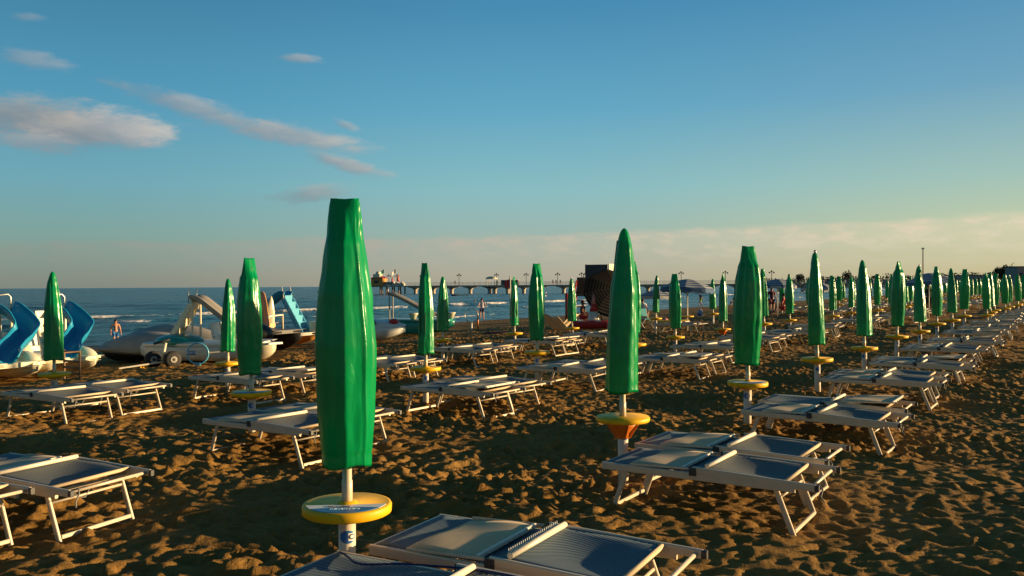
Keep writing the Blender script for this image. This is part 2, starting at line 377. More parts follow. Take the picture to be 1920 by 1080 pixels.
# ------------------------------------------------------------------ sand
def make_sand():
    rng = np.random.default_rng(3)
    T = 18.0; n = 900; cell = T / n
    fx = np.fft.fftfreq(n, cell)[:, None]; fy = np.fft.fftfreq(n, cell)[None, :]
    fr = np.sqrt(fx**2 + fy**2) + 1e-9
    def band(lo, hi, beta, seed):
        r = np.random.default_rng(seed).standard_normal((n, n))
        F = np.fft.fft2(r) * np.where((fr > lo) & (fr < hi), fr**(-beta), 0) * np.exp(-(fr / hi)**4)
        h = np.real(np.fft.ifft2(F)); return h / h.std()
    H = 0.030 * band(0.10, 0.45, 0.4, 21) + 0.014 * band(0.4, 1.8, 0.7, 1) + 0.0105 * band(2.6, 11, 0.9, 2)
    ridg = band(1.3, 7, 1.1, 5); H += 0.015 * (0.8 - np.abs(ridg)) - 0.010 * np.abs(band(3.0, 12, .9, 17))
    # footprints: trodden pits with pushed-up rims
    m = 22; yy, xx = np.mgrid[-m:m + 1, -m:m + 1] * cell
    for _ in range(2600):
        ci, cj = rng.integers(0, n, 2); th = rng.uniform(0, PI) if rng.random() < 0.4 else rng.normal(0.55, 0.5)
        a = rng.uniform(0.07, 0.16); b = rng.uniform(0.035, 0.08); dep = rng.uniform(0.012, 0.050)
        p = xx * math.cos(th) + yy * math.sin(th); q = -xx * math.sin(th) + yy * math.cos(th)
        r = np.sqrt((p / a)**2 + (q / b)**2)
        st = -dep * np.exp(-(r / 0.95)**4) + dep * 0.65 * np.exp(-((r - 1.35) / 0.33)**2) * (0.75 + 0.5 * np.sin(3 * np.arctan2(q, p) + rng.uniform(0, 6)))
        ii = (ci + np.arange(-m, m + 1)) % n; jj = (cj + np.arange(-m, m + 1)) % n
        H[np.ix_(ii, jj)] = H[np.ix_(ii, jj)] * (1 - 0.5 * np.exp(-r**4)) + st
    # small crumbs
    H += 0.0050 * band(5, 20, 0.5, 9) * (0.4 + 0.6 * (band(0.3, 1.5, 1, 11) > 0))
    low = band(0.08, 0.35, .3, 31); hi_ = H - 0.030 * band(0.10, 0.45, 0.4, 21); H = 0.030 * band(0.10, 0.45, 0.4, 21) + hi_ * np.clip(1.0 + .30 * low, .78, 1.45)
    H -= H.mean(); H *= 1.18
    def axis(lo, hi, c0, c1, d0, pw, far):
        a = [c0]
        while a[-1] < c1: a.append(a[-1] + d0)
        x = a[-1]; ref = max(abs(x), 4)
        while x < hi: x += min(far, d0 * max(1, abs(x) / ref)**pw); a.append(x)
        x = c0; ref = max(abs(x), 4); b = []
        while x > lo: x -= min(far, d0 * max(1, abs(x) / ref)**pw); b.append(x)
        return np.array(b[::-1] + a)
    XS = axis(-70, 900, -6, 7.5, 0.030, 1.45, 25); YS = axis(-6, 1300, 2.6, 14, 0.028, 1.55, 25)
    X, Y = np.meshgrid(XS, YS, indexing='ij')
    v = (X - P0.x) * N.x + (Y - P0.y) * N.y; u = (X - P0.x) * D.x + (Y - P0.y) * D.y
    Z = -np.maximum(0, v - 9.5) * (0.9 / 25.5)
    ca, sa = math.cos(0.33), math.sin(0.33)
    a = ((X * ca - Y * sa) / cell) % n; b = ((X * sa + Y * ca) / cell) % n
    i0 = np.floor(a).astype(int) % n; j0 = np.floor(b).astype(int) % n; fa = a - np.floor(a); fb = b - np.floor(b)
    i1 = (i0 + 1) % n; j1 = (j0 + 1) % n
    h = H[i0, j0] * (1 - fa) * (1 - fb) + H[i1, j0] * fa * (1 - fb) + H[i0, j1] * (1 - fa) * fb + H[i1, j1] * fa * fb
    amp = np.clip(1 - (v - 14) / 14, 0.12, 1) * (0.75 + 0.25 * np.sin(u * 0.21 + 1.3) * np.sin(v * 0.37)) * np.clip(1.25 - np.hypot(X, Y) / 260, 0.15, 1)
    Z = Z + h * amp + 0.025 * np.sin(u * 0.5 + 2) * np.sin(v * 0.8 + 1) * np.clip(1 - (v - 14) / 10, 0, 1)
    nx, ny = X.shape
    co = np.stack([X, Y, Z], -1).reshape(-1, 3).astype(np.float32)
    idx = np.arange(nx * ny, dtype=np.int32).reshape(nx, ny)
    q = np.stack([idx[:-1, :-1], idx[1:, :-1], idx[1:, 1:], idx[:-1, 1:]], -1).reshape(-1, 4)
    me = bpy.data.meshes.new('sand'); me.vertices.add(len(co)); me.vertices.foreach_set('co', co.ravel())
    me.loops.add(q.size); me.loops.foreach_set('vertex_index', q.ravel())
    me.polygons.add(len(q)); me.polygons.foreach_set('loop_start', np.arange(0, q.size, 4, dtype=np.int32))
    me.polygons.foreach_set('use_smooth', np.ones(len(q), bool)); me.update(calc_edges=True)
    print('sand verts', len(co))
    m = bpy.data.materials.new('beach_sand'); m.use_nodes = True; t = NT(m.node_tree); bs = m.node_tree.nodes['Principled BSDF']
    g = t.n('ShaderNodeNewGeometry'); pos = g.outputs['Position']
    n1 = t.noise(pos, 0.8, 5, 0.6); n2 = t.noise(pos, 18, 6, 0.65); n3 = t.noise(pos, 240, 3, 0.7)
    col = t.ramp(n1, [(0.3, (0.215, 0.112, 0.026)), (0.7, (0.335, 0.185, 0.048))])
    col = t.mix(t.m('MULTIPLY', t.ss(n2, 0.35, 0.75), 0.45), col, (0.17, 0.080, 0.018, 1))
    col = t.mix(t.m('MULTIPLY', t.ss(n3, 0.55, 0.8), 0.5), col, (0.12, 0.07, 0.03, 1))
    sp = t.n('ShaderNodeSeparateXYZ'); t.l(pos, sp.inputs[0])
    wet = t.m('SUBTRACT', 1.0, t.ss(sp.outputs[2], SEA + 0.02, SEA + 0.14))
    col = t.mix(t.m('MULTIPLY', wet, 0.6), col, (0.13, 0.075, 0.035, 1))
    t.l(col, bs.inputs['Base Color']); bs.inputs['Roughness'].default_value = 0.95; bs.inputs['Specular IOR Level'].default_value = 0.15
    b1 = t.n('ShaderNodeBump'); b1.inputs['Strength'].default_value = 0.85; b1.inputs['Distance'].default_value = 0.035; t.l(n2, b1.inputs['Height'])
    b2 = t.n('ShaderNodeBump'); b2.inputs['Strength'].default_value = 0.5; b2.inputs['Distance'].default_value = 0.003; t.l(n3, b2.inputs['Height']); t.l(b1.outputs[0], b2.inputs['Normal'])
    t.l(b2.outputs[0], bs.inputs['Normal'])
    me.materials.append(m)
    o = bpy.data.objects.new('sand', me); COL.objects.link(o); tag(o, kind='structure')
make_sand()

# ------------------------------------------------------------------ sea
def make_sea():
    def steps(segs):
        a = [segs[0][0]]
        for (lo, hi, st) in segs:
            while a[-1] < hi: a.append(a[-1] + st)
        return np.array(a)
    US = steps([(-900, -90, 30), (-90, 220, 0.9), (220, 420, 3), (420, 9000, 300)])
    VS = steps([(30, 80, 0.28), (80, 150, 0.7), (150, 400, 4), (400, 9000, 200)])
    U, V = np.meshgrid(US, VS, indexing='ij')
    def wob(k, ph): return np.sin(U * 0.031 * k + ph) * 1.6 + np.sin(U * 0.083 * k + ph * 2.1) * 0.8
    Z = np.full(U.shape, SEA); foam = np.zeros(U.shape)
    rng = np.random.default_rng(5)
    def n1d(seed, sc):
        r = np.random.default_rng(seed); x = np.arange(-1000, 9400, sc); y = r.random(len(x)); return np.interp(U, x, y)
    for (v0, hgt, wd, s, cov) in ((68, 0.42, 1.9, 1, 0.34), (58.5, 0.26, 1.4, 2, 0.50), (51, 0.20, 1.2, 3, 0.52), (44.5, 0.15, 1.0, 4, 0.50), (39.5, 0.09, 0.8, 6, 0.48), (79, 0.30, 2.2, 7, 0.72), (92, 0.25, 2.5, 8, 0.85), (108, 0.25, 3, 9, 0.95)):
        c0 = v0 + wob(1 + 0.2 * s, s * 1.7); d = V - c0
        a = 0.35 + 0.65 * n1d(s, 9.0)
        Z += hgt * a * np.where(d < 0, np.exp(-(d / (wd * 0.5))**2), np.exp(-(d / (wd * 1.6))**2))
        br = np.clip((n1d(s + 30, 6.5) * 0.6 + n1d(s + 50, 2.1) * 0.4 - cov - .08) * 5, 0, 1)
        foam = np.maximum(foam, br * np.exp(-((d + wd * 0.2) / (wd * 0.40))**4))
    foam = np.maximum(foam, 0.75 * np.exp(-((V - SHORE - 0.7 - 0.5 * wob(2.3, 0.4)) / 0.42)**2) * n1d(77, 3.0))
    x = P0.x + U * D.x + V * N.x; y = P0.y + U * D.y + V * N.y
    fade = np.clip((300 - V) / 150, 0, 1)
    Z += fade * 0.05 * (np.sin(V * 1.3 + 1.2 * np.sin(U * 0.16)) * np.sin(U * 0.33 + V * 0.4) + 0.6 * np.sin(V * 2.6 + U * 0.5))
    nx, ny = x.shape; co = np.stack([x, y, Z], -1).reshape(-1, 3).astype(np.float32)
    idx = np.arange(nx * ny, dtype=np.int32).reshape(nx, ny)
    q = np.stack([idx[:-1, :-1], idx[1:, :-1], idx[1:, 1:], idx[:-1, 1:]], -1).reshape(-1, 4)
    me = bpy.data.meshes.new('sea'); me.vertices.add(len(co)); me.vertices.foreach_set('co', co.ravel())
    me.loops.add(q.size); me.loops.foreach_set('vertex_index', q.ravel())
    me.polygons.add(len(q)); me.polygons.foreach_set('loop_start', np.arange(0, q.size, 4, dtype=np.int32))
    me.polygons.foreach_set('use_smooth', np.ones(len(q), bool)); me.update(calc_edges=True)
    at = me.attributes.new('foam', 'FLOAT', 'POINT'); at.data.foreach_set('value', foam.ravel().astype(np.float32))
    print('sea verts', len(co))
    m = bpy.data.materials.new('sea_water'); m.use_nodes = True; t = NT(m.node_tree); bs = m.node_tree.nodes['Principled BSDF']
    g = t.n('ShaderNodeNewGeometry')
    mp = t.n('ShaderNodeMapping', vector_type='POINT'); t.l(g.outputs['Position'], mp.inputs[0])
    mp.inputs['Rotation'].default_value = (0, 0, -math.atan2(D.y, D.x)); mp.inputs['Scale'].default_value = (0.40, 1.0, 1)
    # Mapping applies scale before rotation, so rotate first with a second node
    mp.inputs['Scale'].default_value = (1, 1, 1)
    mp2 = t.n('ShaderNodeMapping', vector_type='POINT'); t.l(mp.outputs[0], mp2.inputs[0]); mp2.inputs['Scale'].default_value = (0.38, 1.0, 1)
    n1 = t.noise(mp2.outputs[0], 0.22, 6, 0.62); n2 = t.noise(mp2.outputs[0], 1.6, 5, 0.65); n0 = t.noise(mp2.outputs[0], 0.035, 4, 0.6)
    nfar_ = t.noise(mp2.outputs[0], 0.06, 7, 0.75)
    hh = t.m('ADD', t.m('MULTIPLY', n1, 1.0), t.m('MULTIPLY', n2, 0.28))
    b = t.n('ShaderNodeBump'); b.inputs['Strength'].default_value = 1.0; b.inputs['Distance'].default_value = 1.9; t.l(t.m('ADD', hh, t.m('MULTIPLY', nfar_, 2.2)), b.inputs['Height'])
    wcol = t.mix(t.ss(n1, 0.38, 0.62), (0.004, 0.024, 0.042, 1), (0.022, 0.105, 0.150, 1))
    nfar = t.noise(mp2.outputs[0], 0.06, 7, 0.75)
    wcol = t.mix(t.m('MULTIPLY', t.ss(nfar, 0.40, 0.62), 0.6), wcol, (0.020, 0.10, 0.14, 1))
    fa = t.n('ShaderNodeAttribute'); fa.attribute_name = 'foam'
    nf = t.noise(mp2.outputs[0], 3.2, 6, 0.7)
    fm = t.ss(t.m('ADD', fa.outputs['Fac'], t.m('MULTIPLY', t.m('SUBTRACT', nf, 0.5), 2.4)), 0.55, 0.80)
    fm = t.m('MULTIPLY', fm, t.ss(fa.outputs['Fac'], 0.05, 0.2))
    t.l(t.mix(fm, wcol, (0.80, 0.76, 0.70, 1)), bs.inputs['Base Color'])
    t.setin(bs.inputs['Roughness'], t.m('ADD', 0.22, t.m('MULTIPLY', fm, 0.6)))
    bs.inputs['IOR'].default_value = 1.33; bs.inputs['Specular IOR Level'].default_value = 0.42
    t.l(b.outputs[0], bs.inputs['Normal'])
    me.materials.append(m); o = bpy.data.objects.new('sea', me); COL.objects.link(o); tag(o, kind='structure')
make_sea()

# ------------------------------------------------------------------ closed umbrellas
ZB, ZT = 0.79, 2.25     # cover bottom and top
def fnoise(x, y, z): return mnoise.noise(Vector((x, y, z)))
PROFILE = {
 'hero': [(0, .079), (.03, .086), (.08, .092), (.12, .095), (.25, .118), (.37, .140), (.55, .158), (.80, .148), (1, .130)],
 'blunt': [(0, .080), (.03, .086), (.08, .092), (.12, .092), (.18, .110), (.30, .132), (.45, .148), (.60, .153), (.75, .148), (.90, .136), (1, .132)],
 'point': [(0, .018), (.02, .038), (.06, .052), (.12, .066), (.25, .088), (.40, .114), (.60, .130), (.80, .136), (1, .142)],
 'slim':  [(0, .052), (.03, .060), (.08, .066), (.18, .082), (.32, .104), (.5, .118), (.7, .122), (.9, .128), (1, .132)]}
def interp(pr, t):
    for (a, x), (b, y) in zip(pr, pr[1:]):
        if t <= b:
            s = (t - a) / (b - a); s = s * s * (3 - 2 * s) * 0.5 + s * 0.5; return x + (y - x) * s
    return pr[-1][1]
def cover_mb(kind, seed, hero=False):
    rnd = random.Random(seed); nA, nT = (128, 110) if hero else (72, 56)
    folds = [(rnd.uniform(0, 2 * PI), rnd.uniform(0.10, 0.24), rnd.uniform(0.10, 0.20) * rnd.choice((1, 1, -1)), rnd.uniform(-.35, .35)) for _ in range(7)]
    if hero: folds = [(-0.72, .07, .085, .22), (-1.02, .30, -.03, .1), (-1.75, .16, .045, .05), (-0.30, .16, -.06, .1), (2.4, .2, .12, 0), (-2.7, .25, .05, .1), (1.2, .2, -.12, 0)]
    a0 = rnd.uniform(0, PI) if not hero else 0.1
    pr = PROFILE['hero' if hero else kind]; rings = []
    lx, ly = rnd.uniform(-.02, .02), rnd.uniform(-.02, .02)
    for i in range(nT + 1):
        t = i / nT; t2 = t ** (1.25 if kind != 'point' else 1.1)
        R = interp(pr, t2); z = ZT - (ZT - ZB) * t2; ring = []
        env = min(1, t2 * (3.2 if hero else 7)) * (1 - 0.35 * t2); flat = max(0, 1 - t2 / 0.16) if kind != 'point' else 0
        bend = math.sin(t2 * 3.1 + seed) * 0.012 * (0 if hero else 1)
        for k in range(nA):
            a = 2 * PI * k / nA; m = 1.0
            m += 0.06 * math.cos(2 * (a - a0)) * env + (0.012 if hero else 0.035) * math.cos(8 * a + seed + 1.5 * t2) * env
            for (c_, wd, am, dr) in folds:
                dd = (a - c_ - dr * (t2 - .5) + PI) % (2 * PI) - PI
                m += am * math.exp(-(dd / wd) ** 2) * env
            if hero: m += .15 * math.exp(-abs((a - 4.86 - .10 * (t2 - .5) + PI) % (2 * PI) - PI) / .42) * env
            sx, sy, sz = math.cos(a) * 1.6, math.sin(a) * 1.6, t2 * 5
            m += 0.050 * fnoise(sx + seed, sy, sz) * env + (0.028 * env + 0.06 * math.exp(-((t2 - .11) / .05) ** 2)) * fnoise(sx * 2.5, sy * 2.5 + seed, sz * 2.6)
            m += (0.012 if hero else 0.026) * env * abs(fnoise(sx * 3 + seed, sy * 3, t2 * 11)) - (0.015 if hero else 0.032) * env * abs(fnoise(sx * 1.7, sy * 1.7 + seed, t2 * 4))
            m -= .030 * math.exp(-((t2 - .955) / .010) ** 2)   # stitched hem
            r = R * m; x, y = math.cos(a) * r, math.sin(a) * r
            if flat > 0:   # the bag is squashed flat at its top seam
                ca, sa = math.cos(a0 if not hero else 0.0), math.sin(a0 if not hero else 0.0)
                p, q = x * ca + y * sa, -x * sa + y * ca
                q *= 1 - 0.72 * flat ** 0.8; x, y = p * ca - q * sa, p * sa + q * ca
            zz = z
            if kind != 'point': zz += (0.003 if hero else 0.007) * max(0, 1 - t2 / .05) * math.cos(2 * (a - (0 if hero else a0))) + 0.006 * max(0, 1 - t2 / .05) * math.cos(5 * a + seed)
            zz += 0.010 * max(0, (t2 - .93) / .07) * math.sin(3 * a + seed)
            ring.append((x + bend + lx * (1 - t2), y + ly * (1 - t2), zz))
        rings.append(ring)
    mb = MB(); mb.loft(rings, cap=False)
    top = rings[0]; cx = sum(p[0] for p in top) / nA; cy = sum(p[1] for p in top) / nA; cz = sum(p[2] for p in top) / nA
    o = len(mb.v); mb.v.append((cx, cy, cz + (0.012 if kind == 'point' else 0.004)))
    for k in range(nA): mb.f.append((o, (k + 1) % nA, k)); mb.smooth.append(True)
    # hem folded inward at the mouth
    last = rings[-1]; base = len(mb.v) - 1 - nA; ins = [(p[0] * .965, p[1] * .965, p[2] + .012) for p in last]
    off = nT * nA; o2 = len(mb.v); mb.v += ins
    for k in range(nA): mb.f.append((off + k, off + (k + 1) % nA, o2 + (k + 1) % nA, o2 + k)); mb.smooth.append(False)
    return mb
def canopy_mesh():
    rings = []
    for i in range(14):
        t = i / 13; z = 2.15 - 1.08 * t; R = 0.035 + 0.062 * math.sin(min(1, t * 1.1) * PI / 2)
        rings.append([(R * (1 + .28 * math.cos(8 * 2 * PI * k / 48)) * math.cos(2*PI*k/48), R * (1 + .28 * math.cos(8 * 2 * PI * k / 48)) * math.sin(2*PI*k/48), z) for k in range(48)])
    return MB().loft(rings).mesh('folded_canopy', M_canopy)
ME_canopy = canopy_mesh()
ME_upper = MB().tube([(0, 0, 0.56), (0, 0, 0.70), (0, 0, 0.704), (0, 0, 2.16)], [.030, .030, .026, .026], 16).mesh('upper_pole', M_steel)
ME_upper.materials[0] = M_alu
ME_lower = MB().tube([(0, 0, -0.15), (0, 0, 0.50)], .047, 20).mesh('base_pole', M_white)
def tray_mesh(funnel):
    mb = MB()
    if funnel:
        mb.lathe([(.052, .36), (.060, .37), (.085, .45), (.135, .505), (.16, .525), (.235, .530), (.245, .540), (.245, .562), (.238, .572), (.05, .575)], 48)
    else:
        mb.lathe([(.060, .475), (.075, .480), (.115, .500), (.160, .520), (.232, .522), (.244, .530), (.246, .566), (.240, .577), (.228, .578), (.060, .572), (.055, .585), (.034, .590)], 56)
    return mb.mesh('tray', M_yel)
ME_tray = tray_mesh(False)
ME_tray2a = MB().lathe([(.12, .522), (.236, .528), (.245, .540), (.245, .562), (.238, .572), (.05, .575)], 48).mesh('tray', M_yel)
def funnel_mesh():
    mb = MB(); mb.lathe([(.056, .375), (.062, .38), (.080, .43), (.118, .480), (.150, .521), (.02, .522)], 40)
    for k in range(8):
        a = k * PI / 4 + .2
        mb.beam((math.cos(a) * .062, math.sin(a) * .062, .39), (math.cos(a) * .145, math.sin(a) * .145, .515), .008, .03, up=(math.cos(a), math.sin(a), 0))
    return mb.mesh('funnel', M_orange)
ME_funnel = funnel_mesh()
def sticker_mesh(white=True):
    mb = MB(); R = .222; z = .5795; n = 24
    if white:   # band between two chords
        a = [(-R * math.cos(t_), -R * math.sin(t_)) for t_ in np.linspace(math.asin(.045 / R), math.asin(.125 / R), 8)]
        b = [(R * math.cos(t_), -R * math.sin(t_)) for t_ in np.linspace(math.asin(.125 / R), math.asin(.045 / R), 8)]
        # lower edge bowed
        mid = [(x, -.125 - .0 * x) for x in np.linspace(a[-1][0], b[0][0], 6)[1:-1]]
        pts = a + mid + b
    else:
        t0 = math.asin(.125 / R); pts = [(R * math.cos(t_), -R * math.sin(t_)) for t_ in np.linspace(t0, PI - t0, 20)]
        pts += [(x, -.125 + .022 * (1 - (x / .18) ** 2)) for x in np.linspace(-R * math.cos(t0), R * math.cos(t0), 10)[1:-1]]
    vs = [(p[0], p[1], z + (0 if white else .0012)) for p in pts] + [(p[0], p[1], z - .004) for p in pts]; k = len(pts)
    mb.add(vs, [tuple(range(k)), *[(i, (i + 1) % k, (i + 1) % k + k, i + k) for i in range(k)]])
    return mb.mesh('sticker', M_tagw if white else M_stblue)
ME_stw, ME_stb = sticker_mesh(True), sticker_mesh(False)
ME_res = text_mesh('RESERVED', .036, 'lettering', M_ltblue, .0006)
ME_mor = text_mesh('MORANDI', .024, 'lettering', M_tagw)
def tag_meshes():
    r = .0482; mb = MB(); n = 14; rows = []
    for i in range(n + 1):       # leaf-shaped blue plate wrapped round the pole
        t = i / n; a = -1.05 + 1.9 * t; h = .036 * math.sqrt(max(0, math.sin(PI * min(1, t * .93 + .03))))
        rows.append([(r * math.cos(a + k), r * math.sin(a + k), .40 + s * h) for k, s in ((0, -1), (0, 1))])
    vs = [p for q in rows for p in q]
    mb.add(vs, [(2*i, 2*i+2, 2*i+3, 2*i+1) for i in range(n)], True); plate = mb.mesh('row_tag', M_blue)
    mb = MB(); r2 = r + .0008; vs = []
    for i in range(7):
        a = -.02 + i / 6 * .72; vs += [(r2 * math.cos(a), r2 * math.sin(a), .40 - .021), (r2 * math.cos(a), r2 * math.sin(a), .40 + .021)]
    mb.add(vs, [(2*i, 2*i+2, 2*i+3, 2*i+1) for i in range(6)], True); sq = mb.mesh('letter_panel', M_tagw)
    me = text_mesh('C', .040, 'letter', M_black, .0012)
    for v_ in me.vertices:
        a = .34 + v_.co.x / r; v_.co = Vector(((r + .0016 + v_.co.z) * math.cos(a), (r + .0016 + v_.co.z) * math.sin(a), .40 + v_.co.y))
    return plate, sq, me
ME_tag, ME_sq, ME_C = tag_meshes()
COVERS = {'hero': cover_mb('blunt', 11, True).mesh('cover', M_cover)}
for i in range(4):
    COVERS['blunt%d' % i] = cover_mb('blunt', 20 + i).mesh('cover', M_cover)
    COVERS['point%d' % i] = cover_mb('point', 30 + i).mesh('cover', M_cover)
COVERS['slim0'] = cover_mb('slim', 41).mesh('cover', M_cover); COVERS['slim1'] = cover_mb('slim', 42).mesh('cover', M_cover)
ME_tip = MB().lathe([(.012, 2.235), (.022, 2.245), (.022, 2.285), (.012, 2.295)], 12).mesh('metal_tip', M_steel)
LOD = {}
def child(me, name, parent, loc=(0, 0, 0), rot=(0, 0, 0), scale=(1, 1, 1)):
    o = bpy.data.objects.new(name, me); COL.objects.link(o); o.parent = parent; o.location = loc; o.rotation_euler = rot; o.scale = scale; return o
def umbrella(loc, cover, label, group, crot=0.0, sc=(1, 1, 1), funnel=False, sticker=False, tagrot=-1.57, tip=False, lean=(0, 0), far=False, named='closed_umbrella'):
    if far:
        if cover not in LOD:
            h = empty('tmp'); cs = [child(COVERS[cover], 'c', h), child(ME_upper, 'p', h), child(ME_lower, 'p', h), child(ME_tray, 't', h)]
            LOD[cover] = merged(cs, 'closed_umbrella')
            for o in cs + [h]: bpy.data.objects.remove(o)
        o = bpy.data.objects.new(named, LOD[cover]); COL.objects.link(o); o.location = loc; o.rotation_euler = (lean[0], lean[1], crot); o.scale = sc
        return tag(o, label, 'umbrella', group)
    e = empty(named, loc, 0, label, 'umbrella', group); e.rotation_euler = (lean[0], lean[1], 0); e.scale = (min(1, sc[2]), min(1, sc[2]), sc[2])
    c_ = child(COVERS[cover], 'cover', e, rot=(0, 0, crot), scale=(sc[0], sc[1], 1))
    child(ME_canopy, 'folded_canopy', e); child(ME_upper, 'upper_pole', e); child(ME_lower, 'base_pole', e)
    if tip: child(ME_tip, 'metal_tip', e)
    if funnel:
        tr = child(ME_tray2a, 'tray', e); child(ME_funnel, 'funnel', tr)
    else: tr = child(ME_tray, 'tray', e)
    if sticker:
        rz = 0.10
        child(ME_stw, 'sticker', tr, rot=(0, 0, rz)); child(ME_stb, 'sticker', tr, rot=(0, 0, rz))
        if sticker == 2:
            rm = Matrix.Rotation(rz, 4, 'Z'); p = rm @ Vector((0.0, -.143, .5815)); child(ME_res, 'lettering', tr, p, (0, 0, rz))
            bx = MB().box((0, 0, 0), (.115, .026, .0016)).mesh('print_box', M_black); p = rm @ Vector((-.035, -.082, .5810)); child(bx, 'print_box', tr, p, (0, 0, rz))
            p = rm @ Vector((-.035, -.083, .5825)); child(ME_mor, 'lettering', tr, p, (0, 0, rz))
    if tagrot is not None:
        tg = child(ME_tag, 'row_tag', e, rot=(0, 0, tagrot)); child(ME_sq, 'letter_panel', tg); child(ME_C, 'letter', tg)
    return e
ORD = ['first', 'second', 'third', 'fourth', 'fifth', 'sixth', 'seventh', 'eighth', 'ninth', 'tenth', 'eleventh', 'twelfth', 'thirteenth', 'fourteenth', 'fifteenth', 'sixteenth', 'seventeenth', 'eighteenth', 'nineteenth', 'twentieth']
def ordw(i):
    if i < 20: return ORD[i]
    t = ['twenty', 'thirty', 'forty', 'fifty'][(i + 1) // 10 - 2]; k = (i + 1) % 10
    return (t + '-' + ORD[k - 1]) if k else {20: 'twentieth', 30: 'thirtieth', 40: 'fortieth', 50: 'fiftieth'}[i + 1]
def T(x, ytray):   # ground point of an umbrella whose tray is seen at x, ytray
    d = _f * FPX + _r * (x - 960) - _u * (ytray - 540); z = 0
    for _ in range(30):
        t = (z + .55 - EYE.z) / d.z; p = EYE + d * t; z = base_z(p.x, p.y)
    return Vector((p.x, p.y, z))
def T2(x, ytray, ytop):   # ground point and height scale from both the tray and the top
    s_ = 1.0
    for _ in range(12):
        d = _f * FPX + _r * (x - 960) - _u * (ytray - 540); z = 0
        for _ in range(20):
            t = (z + .55 * s_ - EYE.z) / d.z; p = EYE + d * t; z = base_z(p.x, p.y)
        d2 = _f * FPX + _r * (x - 960) - _u * (ytop - 540); zt = EYE.z + d2.z * p.y / d2.y
        s_ = .5 * s_ + .5 * (zt - z) / ZT
    return Vector((p.x, p.y, z)), s_
def UVof(p): q = Vector((p.x, p.y)) - P0; return q.dot(D), q.dot(N)

ROWN = ['front row', 'second row', 'third row', 'fourth row']
rows = [[], [], [], []]
SCL = {}
def put(row, lst):
    for (x, y, k, yt) in lst:
        p, q = T2(x, y, yt) if yt else (T(x, y), 1.0)
        SCL[(row, len(rows[row]))] = max(.84, min(1.06, q)); rows[row].append((p, k))
put(0, [(650, 952, 'hero', 375), (1168, 785, 'point0', 430), (1401, 719, 'blunt0', 463), (1533, 674, 'point1', 474), (1621, 653, 'point2', 488), (1681, 631, 'blunt1', 491), (1725, 621, 'point0', 499), (1757, 607, 'blunt2', 500), (1786, 600, 'point3', 503), (1808, 592, 'blunt3', 505)])
u, v = 30.9, 0.0
RK = ['blunt0', 'blunt1', 'blunt2', 'blunt3', 'point0', 'point1', 'point2', 'point3', 'slim0', 'slim1']
for i in range(12): rows[0].append((on(u + random.uniform(-.2, .2) + 3.3, v + random.uniform(-.2, .2)), random.choice(RK))); u += 3.4
put(1, [(472, 737, 'blunt1', 485), (798, 691, 'slim0', 494), (1007, 661, 'blunt2', 495), (1190, 646, 'blunt0', None), (1266, 632, 'blunt3', 514), (1355, 617, 'slim1', 513), (1433, 607, 'slim0', None), (1481, 600, 'blunt1', 514), (1562, 592, 'slim0', 519), (1597, 586, 'slim1', 519)])
u = UVof(rows[1][-1][0])[0]
for i in range(24): u += 3.45; rows[1].append((on(u + random.uniform(-.3, .3), 4.8 + random.uniform(-.3, .3)), random.choice(RK)))
put(2, [(103, 702, 'point1', 510), (427, 681, 'point2', 523), (655, 652, 'blunt0', None), (830, 637, 'point3', 519), (965, 625, 'slim1', 520), (1073, 615, 'point1', 522), (1229, 597, 'slim0', 517), (1337, 588, 'point2', 523)])
u = 40.0
for i in range(24): u += 3.5; rows[2].append((on(u + random.uniform(-.3, .3), 9.0 + random.uniform(-.3, .3)), random.choice(RK)))
u = 44.0
for i in range(20): u += 3.6; rows[3].append((on(u + random.uniform(-.4, .4), 13.0 + random.uniform(-.4, .4)), random.choice(RK)))
print({k: round(v_, 2) for k, v_ in SCL.items()})

SHAPE = {'hero': 'blunt-topped', 'blun': 'blunt-topped', 'poin': 'pointed', 'slim': 'slim flat-topped'}
for ri, row in enumerate(rows):
    for i, (p, k) in enumerate(row):
        d = math.hypot(p.x, p.y); rnd = random.Random(ri * 100 + i)
        lab = 'closed %s green vinyl umbrella, %s from the camera in the %s' % (SHAPE[k[:4]], ordw(i), ROWN[ri])
        if (ri, i) == (0, 0): lab = 'largest closed green umbrella over a yellow tray with a RESERVED sticker'
        if (ri, i) == (0, 1): lab = 'pointed closed green umbrella with an orange funnel under its yellow tray'
        crot = {(0, 0): 0}.get((ri, i), rnd.uniform(0, 6.28)); s = rnd.uniform(.94, 1.06)
        sz = SCL.get((ri, i), 0.97 + rnd.uniform(-.04, .03)) * 1.0
        if (ri, i) == (0, 0): s = 1
        if ri == 0 and i in (1, 3): crot = [0, 2.2, 0, 4.0][i]
        umbrella(p, k, lab, 'closed green umbrellas set out in rows', crot, (s, s, sz), funnel=(ri, i) in ((0, 1), (1, 5)),
                 sticker=2 if (ri, i) == (0, 0) else (1 if (ri, i) in ((0, 2), (1, 0)) else 0), tagrot={(0, 0): -1.22, (0, 1): -1.1}.get((ri, i), rnd.uniform(-2.2, -.9)),
                 tip=(ri, i) in ((0, 3), (0, 6), (2, 5)), lean=(rnd.uniform(-.018, .018), rnd.uniform(-.018, .018)) if (ri, i) != (0, 0) else (0, 0.005), far=d > 34)

